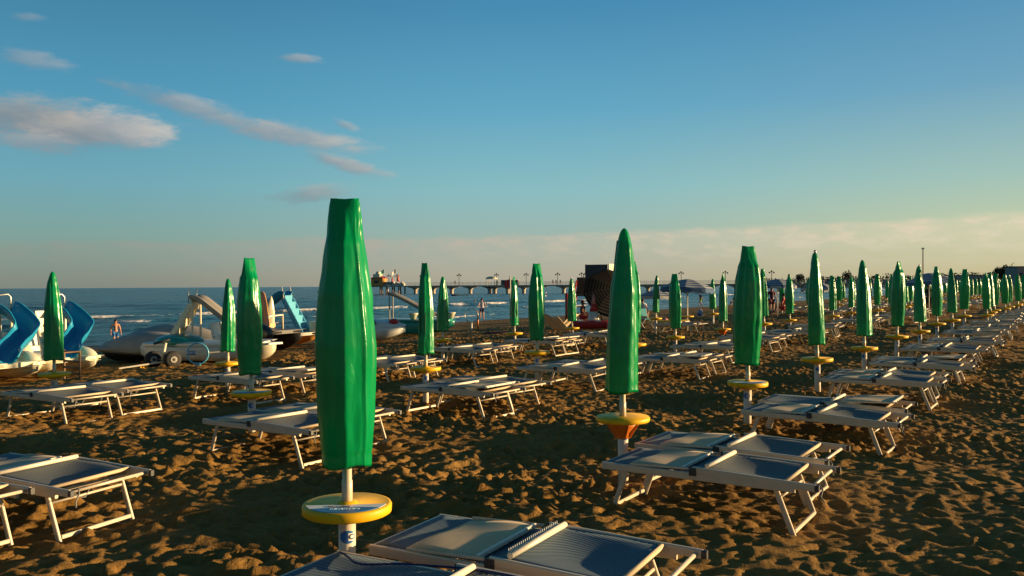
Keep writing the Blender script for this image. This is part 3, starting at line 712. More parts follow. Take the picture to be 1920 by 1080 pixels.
# ------------------------------------------------------------------ sun loungers
LW, LL, LZ = 0.70, 1.62, 0.335
def build_lounger(kind, loc, rz, label, group):
    """kind: 'foot' shade panel folded over the seat, 'head' folded over the backrest, 'none', 'blue'"""
    rnd = random.Random(kind); e = empty('sun_lounger', loc, rz, label, 'sun lounger', group)
    y0, y1 = 0.0, LW
    f = MB()
    for y in (y0, y1):
        f.beam((0, y, LZ - .004), (1.52, y, LZ - .009), .026, .056)
        for x in (.16, .68, 1.36): f.tube([(x, y - .0145, LZ - .004), (x, y + .0145, LZ - .004)], .007, 8)
    f.beam((.012, y0 + .014, LZ), (.012, y1 - .014, LZ), .024, .042); f.beam((1.40, y0 + .014, LZ - .02), (1.40, y1 - .014, LZ - .02), .022, .022)
    f.build('frame', M_alu, e)
    for x0, x1 in ((.20, .075), (1.37, 1.50)):
        for y in (y0 + .034, y1 - .034):
            MB().beam((x0, y, LZ - .024), (x1, y, -.03), .022, .040, up=(1, 0, 0)).build('leg', M_alu, e)
        MB().beam((x1, y0 + .050, .006), (x1, y1 - .050, .006), .020, .030).build('foot_bar', M_alu, e)
        MB().tube([(x0 + (x1 - x0) * .25, y0 + .05, LZ * .72), (x0 + (x1 - x0) * .25, y1 - .05, LZ * .72)], .010, 8).build('crossbar', M_alu, e)
    # seat sling
    def seat(a, b):
        x = .025 + .79 * a; y = y0 + .02 + (LW - .04) * b
        return (x, y, LZ + .024 - .030 * math.sin(PI * b) * math.sin(PI * min(1, a * 1.1)) - .003 * math.sin(a * 40) * 0)
    MB().sheet(seat, 14, 10, .004).build('seat_sling', M_sling, e)
    # backrest: hinge at .78, lies folded back onto the head end
    zb0, zb1 = LZ + .044, LZ + (.012 if kind != 'none' else .03)
    br = MB()
    for y in (y0 - .001, y1 + .001): br.beam((.76, y, zb0), (1.66, y, zb1), .026, .050)
    br.tube([(1.625, y0 + .012, zb1), (1.625, y1 - .012, zb1)], .012, 10)
    br.build('backrest_frame', M_alu, e)
    def back(a, b):
        x = .80 + .64 * a; y = y0 + .018 + (LW - .036) * b
        return (x, y, zb0 + (zb1 - zb0) * a + .018 - .038 * math.sin(PI * b) * math.sin(PI * a) + .010 * math.sin(6 * b + 3 * a) * a)
    MB().sheet(back, 16, 12, .004).build('backrest_sling', M_sling2 if kind != 'blue' else M_sling, e)
    MB().tube([(1.445, y0 + .02, zb1 + .018), (1.445, y1 - .02, zb1 + .018)], .014, 10).build('sling_end_tube', M_beige, e)
    rb = MB(); rb.tube([(.865, y0 + .02, zb0 + .034), (.865, y1 - .02, zb0 + .030)], .017, 12); rb.build('rest_bar', M_white, e)
    if kind == 'blue':
        cb = MB()
        for q in range(26): cb.beam((.835, y0 + .06 + q * .023, zb0 + .02), (.835, y0 + .06 + q * .023, zb0 + .058), .004, .004)
        cb.build('comb_teeth', M_tagw, e)
    for y in (y0 - .017, y1 + .017):
        h = MB(); h.box((.765, y, LZ + .030), (.055, .010, .060)); h.tube([(.765, y - .010, LZ + .035), (.765, y + .010, LZ + .035)], .013, 10); h.build('hinge', M_blkp, e)
    # rubber end caps and a hanging strap
    for y in (y0, y1):
        c_ = MB(); c_.beam((1.655, y, zb1), (1.685, y, zb1), .030, .046); c_.build('end_cap', M_blkp, e)
    st = MB(); ys = y0 + .05
    st.tube([(1.62, ys, zb1 + .01), (1.66, ys + .02, zb1 + .02), (1.70, ys - .01, zb1 - .01), (1.69, ys - .03, zb1 - .06), (1.72, ys - .05, zb1 - .09)], .006, 6)
    st.tube([(1.60, ys, zb1 + .012), (1.62, ys + .05, zb1 - .05), (1.60, ys + .12, zb1 - .07), (1.56, ys + .2, zb1 - .01)], .004, 6)
    st.build('strap', M_strap, e)
    # folding sunshade panel
    if kind in ('foot', 'head', 'blue'):
        xa, xb = (.24, .665) if kind != 'head' else (.98, 1.52)
        za, zb = (LZ + .030, LZ + .044) if kind != 'head' else (LZ + .075, LZ + .100)
        def pan(a, b):
            x = xa + (xb - xa) * a; y = y0 + .012 + (LW - .024) * b
            return (x, y, za + (zb - za) * a + .010 * math.sin(PI * a) * (0.3 + math.sin(PI * b)) + .006 * math.sin(4 * a + 5 * b) + .007 * math.sin(5 * b + 1) * (1 - a))
        pn = MB().sheet(pan, 16, 12, .006).build('sunshade_panel', M_beige, e)
        pb = MB(); pb.beam((xb + .008, y0 + .02, zb), (xb + .008, y1 - .02, zb), .020, .028)
        for q in range(5): pb.tube([(xb + .017, y0 + .10 + q * .125, zb), (xb + .026, y0 + .10 + q * .125, zb)], .006, 8)
        pb.build('panel_bar', M_white, pn)
        for y in (y0 + .004, y1 - .004): MB().beam((xa, y, za), (xb + .06, y, zb + .002), .008, .016).build('panel_rail', M_alu, pn)
    return e
G_L = 'sun loungers paired beside the umbrellas'
protos = {}
def lounger_mesh(kind):
    key = 'far' + kind
    if key not in protos:
        e = protos[kind]; objs = []
        for ch in e.children:
            if ch.name.split('.')[0] in ('hinge', 'end_cap', 'strap', 'crossbar'): continue
            objs.append(ch); objs += list(ch.children)
        sv = e.matrix_basis.copy(); e.matrix_basis = Matrix.Identity(4)
        me = merged(objs, 'sun_lounger'); e.matrix_basis = sv; protos[key] = me
    return protos[key]
def place_lounger(kind, loc, rz, label, far=False):
    if far:
        o = bpy.data.objects.new('sun_lounger', lounger_mesh(kind)); COL.objects.link(o); o.location = loc; o.rotation_euler = (0, 0, rz)
        return tag(o, label, 'sun lounger', G_L)
    if kind not in protos:
        protos[kind] = build_lounger(kind, loc, rz, label, G_L); return protos[kind]
    c_ = copy_tree(protos[kind]); c_.location = loc; c_.rotation_euler = (random.uniform(-.012, .012), random.uniform(-.014, .014), rz); c_['label'] = label
    return c_
KN = {'foot': 'shade on seat', 'head': 'shade on backrest', 'none': 'bare mesh', 'blue': 'blue mesh'}
# make the prototypes on the nearest pair first so every kind exists
plan = []
for ri, row in enumerate(rows):
    for i, (p, k) in enumerate(row):
        rnd = random.Random(1000 + ri * 100 + i); u0, v0 = UVof(p); d = math.hypot(p.x, p.y)
        for j, du in enumerate((-.94, -.06)):
            kind = rnd.choice(['foot', 'foot', 'foot', 'head', 'none'])
            if ri == 0: kind = [['none', 'blue'], ['foot', 'foot'], ['foot', 'head'], ['foot', 'foot']][i][j] if i < 4 else rnd.choice(['foot', 'foot', 'head'])
            if ri == 1 and i == 0: kind = ['foot', 'foot'][j]
            if ri == 1 and i == 1: kind = ['head', 'foot'][j]
            jit = .03 if ri == 0 else .10
            uu, vv = u0 + du + rnd.uniform(-jit, jit), v0 - .16 - .10 * (1 - j) + rnd.uniform(-jit, jit)
            rz = ROT_IN + rnd.uniform(-.03, .03) * (1 if ri == 0 else 3)
            if ri == 0 and i == 0: uu, vv, rz = u0 + du + .11, v0 - .13, ROT_IN + .10
            if ri == 2 and i == 7: continue
            plan.append((kind, uu, vv, rz, d > 27, '%s lounger (%s) of the pair beside the %s umbrella, %s' % (('near', 'far')[j], KN[kind], ordw(i), ROWN[ri])))
# the pair left of the nearest umbrella, in the second row, whose own umbrella stands outside the picture
pq = G(100, 900); uu, vv = UVof(pq)
for j, (x, y) in enumerate(((150, 960),)): pass
plan.append(('none', -1.28, 4.30, ROT_IN + .16, False, 'near bare-mesh lounger of the pair cut by the left photo edge'))
plan.append(('foot', -0.42, 4.20, ROT_IN + .16, False, 'far lounger of the pair cut by the left photo edge, beige shade folded'))
done = set()
for q in sorted(plan, key=lambda q_: q_[4]):
    kind, uu, vv, rz, far, lab = q
    p = on(uu, vv); place_lounger(kind, p, rz, lab, far and kind in protos)
# blue cloth edge piping thrown over the nearest lounger
def piping():
    e = [o for o in COL.objects if o.get('label', '').startswith('near lounger (bare mesh) of the pair beside the first umbrella, front')]
    if not e: return
    b = MB(); pts = []
    for i in range(30):
        t = i / 29; x = .05 + 1.35 * t; yy = LW - .03 - .10 * math.exp(-((t - .16) / .10) ** 2) - .015 * math.sin(9 * t)
        pts.append((x, yy, LZ + .034 + .05 * t * math.exp(-((t - .7) / .3) ** 2)))
    b.tube(pts, .0055, 8); b.build('piping', M_navy, e[0])
piping()

# ------------------------------------------------------------------ people (one skinned surface each)
def skin_mesh(name, joints, bones, m, levels=2):
    """joints: {key: (co, rx, ry)}; root first"""
    keys = list(joints); me = bpy.data.meshes.new(name)
    me.from_pydata([joints[k][0] for k in keys], [(keys.index(a), keys.index(b)) for a, b in bones], [])
    ob = bpy.data.objects.new(name, me); COL.objects.link(ob)
    ob.modifiers.new('s', 'SKIN'); sub = ob.modifiers.new('ss', 'SUBSURF'); sub.levels = levels
    for i, k in enumerate(keys):
        sv = me.skin_vertices[0].data[i]; sv.radius = (joints[k][1], joints[k][2] if len(joints[k]) > 2 else joints[k][1]); sv.use_root = (i == 0)
    dg = bpy.context.evaluated_depsgraph_get(); out_ = bpy.data.meshes.new_from_object(ob.evaluated_get(dg))
    bpy.data.objects.remove(ob); out_.name = name; out_.materials.clear(); out_.materials.append(m)
    out_.polygons.foreach_set('use_smooth', [True] * len(out_.polygons)); out_.update(); return out_
POSES = {
 'stand': dict(hipL=(0, .09, .90), kneeL=(.02, .10, .48), ankL=(0, .10, .07), toeL=(.15, .11, .03), hipR=(0, -.09, .90), kneeR=(.03, -.10, .48), ankR=(-.02, -.10, .07), toeR=(.13, -.11, .03),
   elbL=(-.03, .26, 1.12), wriL=(.08, .28, .90), elbR=(-.03, -.26, 1.12), wriR=(.10, -.27, .90)),
 'walk': dict(hipL=(0, .08, .89), kneeL=(.20, .09, .50), ankL=(.26, .09, .09), toeL=(.40, .10, .06), hipR=(0, -.08, .89), kneeR=(-.05, -.09, .48), ankR=(-.30, -.09, .12), toeR=(-.17, -.10, .03),
   elbL=(-.14, .24, 1.14), wriL=(-.12, .26, .90), elbR=(.10, -.24, 1.12), wriR=(.28, -.24, .96)),
 'run': dict(hipL=(0, .09, .90), kneeL=(.28, .10, .62), ankL=(.10, .10, .26), toeL=(.20, .11, .17), hipR=(0, -.08, .90), kneeR=(-.05, -.09, .48), ankR=(-.22, -.09, .10), toeR=(-.10, -.10, .03),
   elbL=(-.16, .30, 1.16), wriL=(.10, .24, 1.10), elbR=(.06, -.32, 1.16), wriR=(.20, -.16, 1.22)),
 'sit': dict(hipL=(0, .10, .46), kneeL=(.42, .13, .50), ankL=(.44, .13, .08), toeL=(.58, .14, .04), hipR=(0, -.10, .46), kneeR=(.42, -.12, .50), ankR=(.46, -.12, .08), toeR=(.60, -.13, .04),
   elbL=(.06, .26, .72), wriL=(.28, .20, .62), elbR=(.06, -.26, .72), wriR=(.28, -.18, .62)),
}
def person(loc, rz, pose, label, top=None, bottom='navy', skin=None, hair=M_hair, sc=1.0, group=None, sink=0.0):
    skin = skin or M_skin; e = empty('person', Vector(loc) - Vector((0, 0, sink)), rz, label, 'person', group, sc)
    p = POSES[pose]; zs = -.44 if pose == 'sit' else 0; ln = {'run': .10, 'walk': .04}.get(pose, 0)
    def q(x, y, z): return (x, y, z)
    J = {'pelvis': (q(0, 0, .94 + zs), .13, .10), 'waist': (q(ln * .3, 0, 1.08 + zs), .12, .085), 'chest': (q(ln * .7, 0, 1.28 + zs), .15, .10), 'neckb': (q(ln, 0, 1.42 + zs), .07, .06),
         'neck': (q(ln * 1.1, 0, 1.49 + zs), .050), 'head': (q(ln * 1.2 + .01, 0, 1.58 + zs), .082, .088), 'crown': (q(ln * 1.2, 0, 1.69 + zs), .070, .078)}
    B = [('pelvis', 'waist'), ('waist', 'chest'), ('chest', 'neckb'), ('neckb', 'neck'), ('neck', 'head'), ('head', 'crown')]
    for s_ in 'LR':
        sg = 1 if s_ == 'L' else -1
        J['sh' + s_] = (q(ln, sg * .175, 1.385 + zs), .060); J['elb' + s_] = (p['elb' + s_], .042); J['wri' + s_] = (p['wri' + s_], .028)
        w_ = Vector(p['wri' + s_]); d_ = (w_ - Vector(p['elb' + s_])).normalized(); J['hand' + s_] = (tuple(w_ + d_ * .07), .036, .018); J['fin' + s_] = (tuple(w_ + d_ * .14), .026, .012)
        J['thu' + s_] = (tuple(w_ + d_ * .07 + Vector((.04, -sg * .02, 0))), .012)
        J['hip' + s_] = (p['hip' + s_], .088); J['knee' + s_] = (p['knee' + s_], .058); J['ank' + s_] = (p['ank' + s_], .038); J['toe' + s_] = (p['toe' + s_], .036, .022)
        B += [('neckb', 'sh' + s_), ('sh' + s_, 'elb' + s_), ('elb' + s_, 'wri' + s_), ('wri' + s_, 'hand' + s_), ('hand' + s_, 'fin' + s_), ('hand' + s_, 'thu' + s_), ('pelvis', 'hip' + s_), ('hip' + s_, 'knee' + s_), ('knee' + s_, 'ank' + s_), ('ank' + s_, 'toe' + s_)]
    o = bpy.data.objects.new('body', skin_mesh('body', J, B, skin)); COL.objects.link(o); o.parent = e
    hd = Vector(J['head'][0])
    f = MB(); f.ball(hd + Vector((.088, 0, .005)), (.022, .014, .024), 8, 6)   # nose
    for sg in (1, -1): f.ball(hd + Vector((-.005, sg * .086, 0)), (.022, .010, .030), 8, 6)
    f.build('face_features', skin, e)
    MB().ball(hd + Vector((-.015, 0, .055)), (.104, .094, .095), 14, 10).build('hair', hair, e)
    def sub(keys, bones, grow, name, mt):
        JJ = {k: (J[k][0], J[k][1] + grow, (J[k][2] if len(J[k]) > 2 else J[k][1]) + grow) for k in keys}
        for k, (a, b, t) in {'thL': ('hipL', 'kneeL', .62), 'thR': ('hipR', 'kneeR', .62), 'slL': ('shL', 'elbL', .55), 'slR': ('shR', 'elbR', .55)}.items():
            if any(k in b_ for b_ in bones): JJ[k] = (tuple(Vector(J[a][0]).lerp(Vector(J[b][0]), t)), J[b][1] + .035, J[b][1] + .035)
        oo = bpy.data.objects.new(name, skin_mesh(name, JJ, bones, mt)); COL.objects.link(oo); oo.parent = e
    if bottom: sub(['pelvis', 'hipL', 'hipR'], [('pelvis', 'hipL'), ('pelvis', 'hipR'), ('hipL', 'thL'), ('hipR', 'thR')], .016, 'shorts', M_cloth[bottom])
    if top: sub(['waist', 'pelvis', 'chest', 'neckb', 'shL', 'shR'], [('pelvis', 'waist'), ('waist', 'chest'), ('chest', 'neckb'), ('neckb', 'shL'), ('neckb', 'shR'), ('shL', 'slL'), ('shR', 'slR')], .018, 'shirt', M_cloth[top])
    return e
R = math.radians
person(G(904, 602), R(100), 'run', 'jogger in a grey shirt and navy shorts running at the waterline', 'grey', 'navy')
person(G(1314, 576), R(185), 'walk', 'walker in a black top and lime shorts at the waterline', 'black', 'lime', M_skin2)
def W_(x, y, z=SEA):
    d = _f * FPX + _r * (x - 960) - _u * (y - 540); t = (z - EYE.z) / d.z; return EYE + d * t
person(W_(217, 637) + Vector((0, 0, -.42)), R(-60), 'stand', 'bare-chested child in blue shorts wading in the shallows', None, 'blue', sc=.86)
for x, y, l in ((866, 569, 'pink swimmer up to the shoulders left of the jogger'), (890, 567, 'dark-haired swimmer whose head shows left of the jogger')):
    p = W_(x, y); person((p.x, p.y, SEA - 1.33), R(-90), 'stand', l, None, 'navy')
person(G(1447, 592), R(-80), 'stand', 'person in a maroon top standing under the left striped parasol', 'maroon', 'maroon', M_skin2)
person(G(1469, 592), R(160), 'sit', 'person in a red top seated beside the tray pole of the parasol', 'red', 'red', M_skin)
person(G(1377, 575), R(200), 'sit', 'dark silhouette crouching on the sand rise by the water', 'black', 'black', M_skin2)
person(G(1741, 592), R(-100), 'stand', 'person in black standing under the far dark parasol', 'black', 'black', M_skin2)
person(G(1093, 612), R(-20), 'sit', 'lifeguard in a dark top seated by the red rescue boat', 'black', 'red', M_skin2)
person(G(1205, 600), R(-70), 'sit', 'person in a white top sitting right of the lifeguard umbrella', 'white', 'navy', M_skin)

# ------------------------------------------------------------------ open parasols
def striped(name, ca, cb, n, axis='seg', thr=0.0):
    m = bpy.data.materials.new(name); m.use_nodes = True; t = NT(m.node_tree); bs = m.node_tree.nodes['Principled BSDF']; outn = m.node_tree.nodes['Material Output']
    tcn = t.n('ShaderNodeTexCoord'); sp = t.n('ShaderNodeSeparateXYZ'); t.l(tcn.outputs['Object'], sp.inputs[0])
    x, y, z = sp.outputs
    # stripes run parallel to the rim of each panel
    rr = t.m('SQRT', t.m('ADD', t.m('MULTIPLY', x, x), t.m('MULTIPLY', y, y)))
    an = t.m('ARCTAN2', y, x); sec = t.m('SUBTRACT', t.m('MODULO', t.m('ADD', an, 2 * PI), PI / 4), PI / 8)
    ap = t.m('MULTIPLY', rr, t.m('COSINE', sec))
    f = t.m('GREATER_THAN', t.m('SINE', t.m('MULTIPLY', ap, n)), thr)
    col = t.mix(f, (*ca, 1), (*cb, 1)); t.l(col, bs.inputs['Base Color']); bs.inputs['Roughness'].default_value = 0.85
    tr = t.n('ShaderNodeBsdfTranslucent'); t.l(col, tr.inputs[0]); ms = t.n('ShaderNodeMixShader'); ms.inputs[0].default_value = 0.25
    t.l(bs.outputs[0], ms.inputs[1]); t.l(tr.outputs[0], ms.inputs[2]); t.l(ms.outputs[0], outn.inputs[0]); return m
M_strd = striped('dark_striped_cloth', (0.025, 0.024, 0.020), (0.10, 0.09, 0.07), 46, thr=.5)
M_strb = striped('blue_striped_cloth', (0.07, 0.14, 0.26), (0.50, 0.50, 0.47), 38)
def parasol(loc, rad, hgt, label, m, tilt=(0, 0), tray=False, polez=None):
    e = empty('open_parasol', loc, 0, label, 'parasol', 'open parasols near the water')
    top = Vector((0, 0, hgt)); rot = Matrix.Rotation(tilt[1], 3, 'Z') @ Matrix.Rotation(tilt[0], 3, 'Y')
    zj = hgt - .55
    MB().tube([(0, 0, -.3), (0, 0, zj)], .024, 12).build('pole', M_white, e)
    piv = Vector((0, 0, zj)); MB().tube([piv, piv + rot @ Vector((0, 0, .52))], .018, 10).build('upper_pole', M_steel, e)
    can = bpy.data.objects.new('canopy', None)
    mb = MB(); nseg = 8; sub = 6; nA = nseg * sub; rings = []
    for i in range(9):
        t = i / 8; ring = []
        for k in range(nA + 0):
            a = 2 * PI * k / nA; loc_a = (k % sub) / sub; sag = 1 - .055 * math.sin(PI * loc_a) * t
            r = rad * t * sag + .004; z = -.34 * rad * t ** 1.6 - .03 * math.sin(PI * loc_a) * t
            ring.append((r * math.cos(a), r * math.sin(a), z))
        rings.append(ring)
    ring = [(x_ * 1.015, y_ * 1.015, z_ - .15 - .03 * math.sin(2 * PI * k / sub * 2)) for k, (x_, y_, z_) in enumerate(rings[-1])]
    mb.loft(rings + [ring], cap=False, smooth=False)
    c_ = mb.build('canopy', m, e, loc=piv + rot @ Vector((0, 0, .52))); c_.rotation_euler = rot.to_euler()
    for k in range(nseg):
        a = 2 * PI * k / nseg
        MB().tube([(0, 0, -.02), (rad * .5 * math.cos(a), rad * .5 * math.sin(a), -.34 * rad * .5 ** 1.6 - .015), (rad * .985 * math.cos(a), rad * .985 * math.sin(a), -.34 * rad - .01)], .006, 5).build('rib', M_steel, c_)
    if tray: child(ME_tray2a, 'tray', e)
    return e
parasol(G(1289, 620), 1.02, 2.02, 'blue and white striped parasol standing open over a yellow tray', M_strb, (0.06, 0.5), True)
parasol(G(1458, 594), 1.05, 2.15, 'blue and white striped parasol sheltering the red-clad people', M_strb, (0.0, 0))
parasol(G(1535, 585), 1.1, 1.95, 'striped parasol right of the people in red', M_strb, (0.03, 1))
parasol(G(1742, 594), 1.2, 2.35, 'striped parasol in front of the tall thin mast', M_strb, (0.10, 3.0))
pt = G(1122, 612)
pt = G(1147, 612)
parasol(pt, 1.38, 2.12, 'large dark striped parasol tilted to show its underside, by the lifeguard board', M_strd, (1.0, R(65)))
parasol(G(1232, 606), .9, 1.75, 'small pale parasol behind the striped one', M_strb, (0.0, 0))
tw = MB().sheet(lambda a, b: (.03 * math.sin(9 * b), .40 * b + .03 * math.sin(5 * a), 1.75 - 1.05 * a * (1 - .25 * b)), 14, 10, .01); o = tw.build('hanging_towel', M_cloth['towel'], None, G(1289, 620)); o.location.x -= .28; tag(o, 'teal towel hanging from the blue striped parasol', 'towel')

# ------------------------------------------------------------------ pedal boats
def hull_mesh(L, Wd, H, bow=0.55, stern=0.35, name='hull'):
    mb = MB(); rings = []; n = 22
    for i in range(19):
        t = i / 18; x = -L * (1 - t)
        fb = min(1, (L * (1 - t)) / bow) ; fs = min(1, (L * t) / stern)
        wf = (1 - (1 - fb) ** 2) ** .5 * (.55 + .45 * min(1, fs)); kz = H * .62 * (1 - fb) ** 2 + H * .35 * (1 - fs) ** 2
        wf = max(wf, .06); ring = []
        for k in range(n):
            a = PI * k / (n - 1); ring.append((x, -math.cos(a) * Wd / 2 * wf, H - (H - kz) * math.sin(a) ** .62 if 0 < k < n - 1 else H))
        rings.append(ring)
    mb.loft(rings, closed=True, cap=True); return mb
def chute(mb, path, w_, wall, thick=.03):
    path = [Vector(p) for p in path]; N_ = len(path); secs = []
    # resample smoothly (Catmull-Rom)
    pts = []
    for i in range(N_ - 1):
        p0, p1, p2, p3 = path[max(i - 1, 0)], path[i], path[i + 1], path[min(i + 2, N_ - 1)]
        for s_ in range(6):
            t = s_ / 6; pts.append(.5 * ((2 * p1) + (p2 - p0) * t + (2 * p0 - 5 * p1 + 4 * p2 - p3) * t * t + (3 * p1 - p0 - 3 * p2 + p3) * t ** 3))
    pts.append(path[-1]); rings = []
    for i, p in enumerate(pts):
        t = pts[min(i + 1, len(pts) - 1)] - pts[max(i - 1, 0)]; s_ = Vector((t.y, -t.x, 0)).normalized(); up = s_.cross(t.normalized()); up = up if up.z > 0 else -up
        inner = []; outer = []
        for k in range(13):
            a = -1 + 2 * k / 12; prof = abs(a) ** 3.2
            q = p + s_ * (a * w_ / 2 * (1 - .10 * (1 - prof))) + up * (wall * prof); inner.append(q)
            q2 = p + s_ * (a * (w_ / 2 + thick)) + up * (wall * prof - thick * (1 - prof * .9)); outer.append(q2)
        rings.append(inner + outer[::-1])
    mb.loft(rings); return mb
def add_ladder(parent, a, b, w_, nst, mstep, mrail, box=True, sd=(0, 1, 0), deep=.16):
    a, b, sd = Vector(a), Vector(b), Vector(sd)
    for s_ in (-1, 1):
        MB().beam(a + sd * s_ * w_ / 2, b + sd * s_ * w_ / 2, .05, .14).build('ladder_rail', mrail, parent)
    for k in range(nst):
        p = a.lerp(b, (k + .5) / nst); dx_ = (b - a) / nst
        st = MB(); st.box(p, (deep, w_ - .05, .03)); st.box(p + Vector((math.copysign(deep / 2, b.x - a.x) if abs(b.x - a.x) > abs(b.y - a.y) else 0, 0, dx_.z / 2)), (.03, w_ - .05, abs(dx_.z)))
        if abs(sd.x) > .5: st = MB(); st.box(p, (w_ - .05, deep, .03))
        st.build('step', mstep, parent)
def boat_base(name, loc, rz, label, mh, md, L=3.4, gap=1.15, W1=.52, H=.42, group='pedal boats drawn up on the sand'):
    e = empty(name, loc, rz, label, 'pedal boat', group)
    for y in (0, gap):
        o = hull_mesh(L, W1, H, bow=1.15).build('hull', mh, e, (0, y, 0))
    dk = MB(); rings = []
    for i in range(12):
        t = i / 11; x = -L * .97 * (1 - t) + .02; f = min(1, (1 - t) / .08 + .25) ; hw = (gap / 2 + W1 / 2 + .05)
        rings.append([(x, gap / 2 + s_ * hw * (f if abs(s_) == 1 else 1), z) for s_, z in ((-1, H + .0), (-1, H + .055), (-.9, H + .085), (.9, H + .085), (1, H + .055), (1, H + .0), (.8, H - .02), (-.8, H - .02))])
    dk.loft(rings, smooth=False); dk.build('deck', md, e)
    return e
def seatpair(e, x, H, m, gap=1.15):
    for y in (gap * .22, gap * .78):
        s_ = MB(); s_.box((x, y, H + .20), (.42, .42, .12)); s_.box((x - .22, y, H + .40), (.08, .42, .40), Matrix.Rotation(-.2, 3, 'Y')); s_.build('seat', m, e)
def hump(e, c_, r, m): MB().ball(c_, r, 20, 12).build('wheel_housing', m, e)
def spiral_boat(loc, rz, label, yoff=0):
    e = boat_base('pedal_boat', loc, rz, label, M_cream, M_cream, H=.33, gap=1.0)
    ch = chute(MB(), [(-1.95, 1.22, 1.42), (-1.70, 1.24, 1.36), (-1.35, 1.30, 1.14), (-1.02, 1.27, .92), (-.72, 1.02, .74), (-.45, .72, .60), (-.20, .48, .48), (.02, .36, .42)], .48, .27)
    ch.build('slide', M_slide, e)
    add_ladder(e, (-.75, .42, .40), (-1.75, .78, 1.36), .46, 5, M_cream, M_cream)
    hump(e, (-.75, 1.08, .34), (.62, .25, .27), M_cream); hump(e, (-2.2, .42, .36), (.40, .26, .36), M_cream)
    seatpair(e, -2.3, .33, M_creamw, 1.0)
    MB().tube([(-1.9, 1.05, 1.36), (-1.9, 1.05, 1.75), (-1.9, 1.10, 1.83), (-1.9, 1.30, 1.85), (-1.9, 1.36, 1.78), (-1.9, 1.36, 1.36)], .018, 8).build('handrail', M_steel, e)
    MB().beam((-1.8, .8, .38), (-1.8, .8, 1.34), .06, .06).build('support', M_cream, e)
    for y in (1.1, 1.35): MB().beam((-1.85, y, .38), (-1.85, y, 1.38), .05, .05).build('support', M_cream, e)
    return e
A0 = G(-22, 722)
spiral_boat(A0, ROT_IN, 'cream pedal boat with blue spiral slide cut by the left photo edge')
A1 = A0 + Vector((D.x, D.y, 0)) * 1.62 + Vector((N.x, N.y, 0)) * .55; A1.z = base_z(A1.x, A1.y)
spiral_boat(A1, ROT_IN + .03, 'cream pedal boat with blue spiral slide behind the leftmost closed umbrella')
# dusty catamaran hull shells
def shells(loc, rz, label):
    e = empty('covered_pedal_boat', loc, rz, label, 'pedal boat', 'pedal boats drawn up on the sand')
    for (y, L, Wd, H, z0) in ((0, 3.2, 1.0, .52, .30), (1.15, 3.4, 1.0, .56, .42)):
        m = MB(); rings = []
        for i in range(21):
            t = i / 20; x = -L / 2 + L * t; w_ = max(.03, math.sin(PI * (t * .96 + .02)) ** .55); h_ = max(.02, math.sin(PI * min(1, t * .9 + .06)) ** .8)
            rings.append([(x, y + math.cos(a) * Wd / 2 * w_, z0 + (math.sin(a) * H * h_ if math.sin(a) > 0 else math.sin(a) * .14 * w_)) for a in [2 * PI * k / 24 for k in range(24)]])
        m.loft(rings).build('hull_shell', M_greyf, e)
    dk = MB(); dk.box((-.1, .5, .36), (3.1, 1.9, .06)); dk.build('deck', M_greyf, e)
    for y in (.1, .9): hull_mesh(2.9, .5, .34).build('hull', M_darkhull, e, (1.4, y, 0))
    MB().lathe([(.15, 0), (.17, .3)], 18, (.9, -.30, 0)).build('bucket', M_greyf, e)
    return e
shells(G(262, 688) + Vector((-.35, 1.7, 0)), R(-8), 'grey dusty pedal boat with rounded hull covers left of the blue ring sign')
# cream slide boat seen from the side, teal cockpit
def side_boat(loc, rz, label, mh, mlad, mrail, mslide, cock, group='pedal boats drawn up on the sand'):
    e = boat_base('pedal_boat', loc, rz, label, mh, mh, L=3.2, gap=1.0)
    add_ladder(e, (-2.55, .35, .52), (-1.95, .35, 1.50), .48, 4, mlad, mrail)
    chute(MB(), [(-1.98, .35, 1.58), (-1.80, .35, 1.56), (-1.45, .35, 1.30), (-1.0, .35, .95), (-.55, .35, .66), (-.25, .35, .56)], .50, .16).build('slide', mslide, e)
    for y in (.10, .60):
        MB().tube([(-2.0, y, 1.5), (-2.0, y, 1.90)], .014, 8).build('handrail', M_steel, e)
        MB().beam((-1.9, y, .5), (-1.9, y, 1.5), .05, .05).build('support', mrail, e)
    c_ = MB(); c_.ball((-2.3, .2, .50), (.65, .55, .22), 18, 10); c_.build('cockpit', cock, e)
    seatpair(e, -1.1, .40, M_creamw, 1.0)
    return e
side_boat(G(455, 683) + Vector((.2, .9, 0)), R(-4), 'cream pedal boat with a cream slide and a stepped ladder, teal cockpit', M_creamw, M_cream, M_cream, M_greyf, M_teal)
# blue ladder boat behind: ladder faces the camera
def ladder_boat(loc, rz, label):
    e = boat_base('pedal_boat', loc, rz, label, M_orangef, M_greyf, L=3.4, gap=1.1)
    add_ladder(e, (-.25, .80, .50), (-.85, .62, 1.70), .50, 5, M_slidel, M_slidel, deep=.10)
    bk = MB(); bk.beam((-.36, .80, .50), (-.96, .62, 1.70), .50, .03, up=(1, 0, .3)); bk.build('ladder_back', M_slide, e)
    chute(MB(), [(-.85, .60, 1.78), (-1.05, .6, 1.78), (-1.5, .6, 1.45), (-2.2, .6, .85), (-2.6, .6, .6)], .52, .18).build('slide', M_slide, e)
    for y in (.36, .86): MB().tube([(-.85, y, 1.70), (-.92, y, 2.12)], .016, 8).build('handrail', M_white, e)
    MB().box((.02, 1.05, .70), (.3, .36, .36)).build('locker', M_cream, e)
    return e
ladder_boat(G(560, 652), ROT_IN + .25, 'pedal boat with a light blue ladder and blue slide')
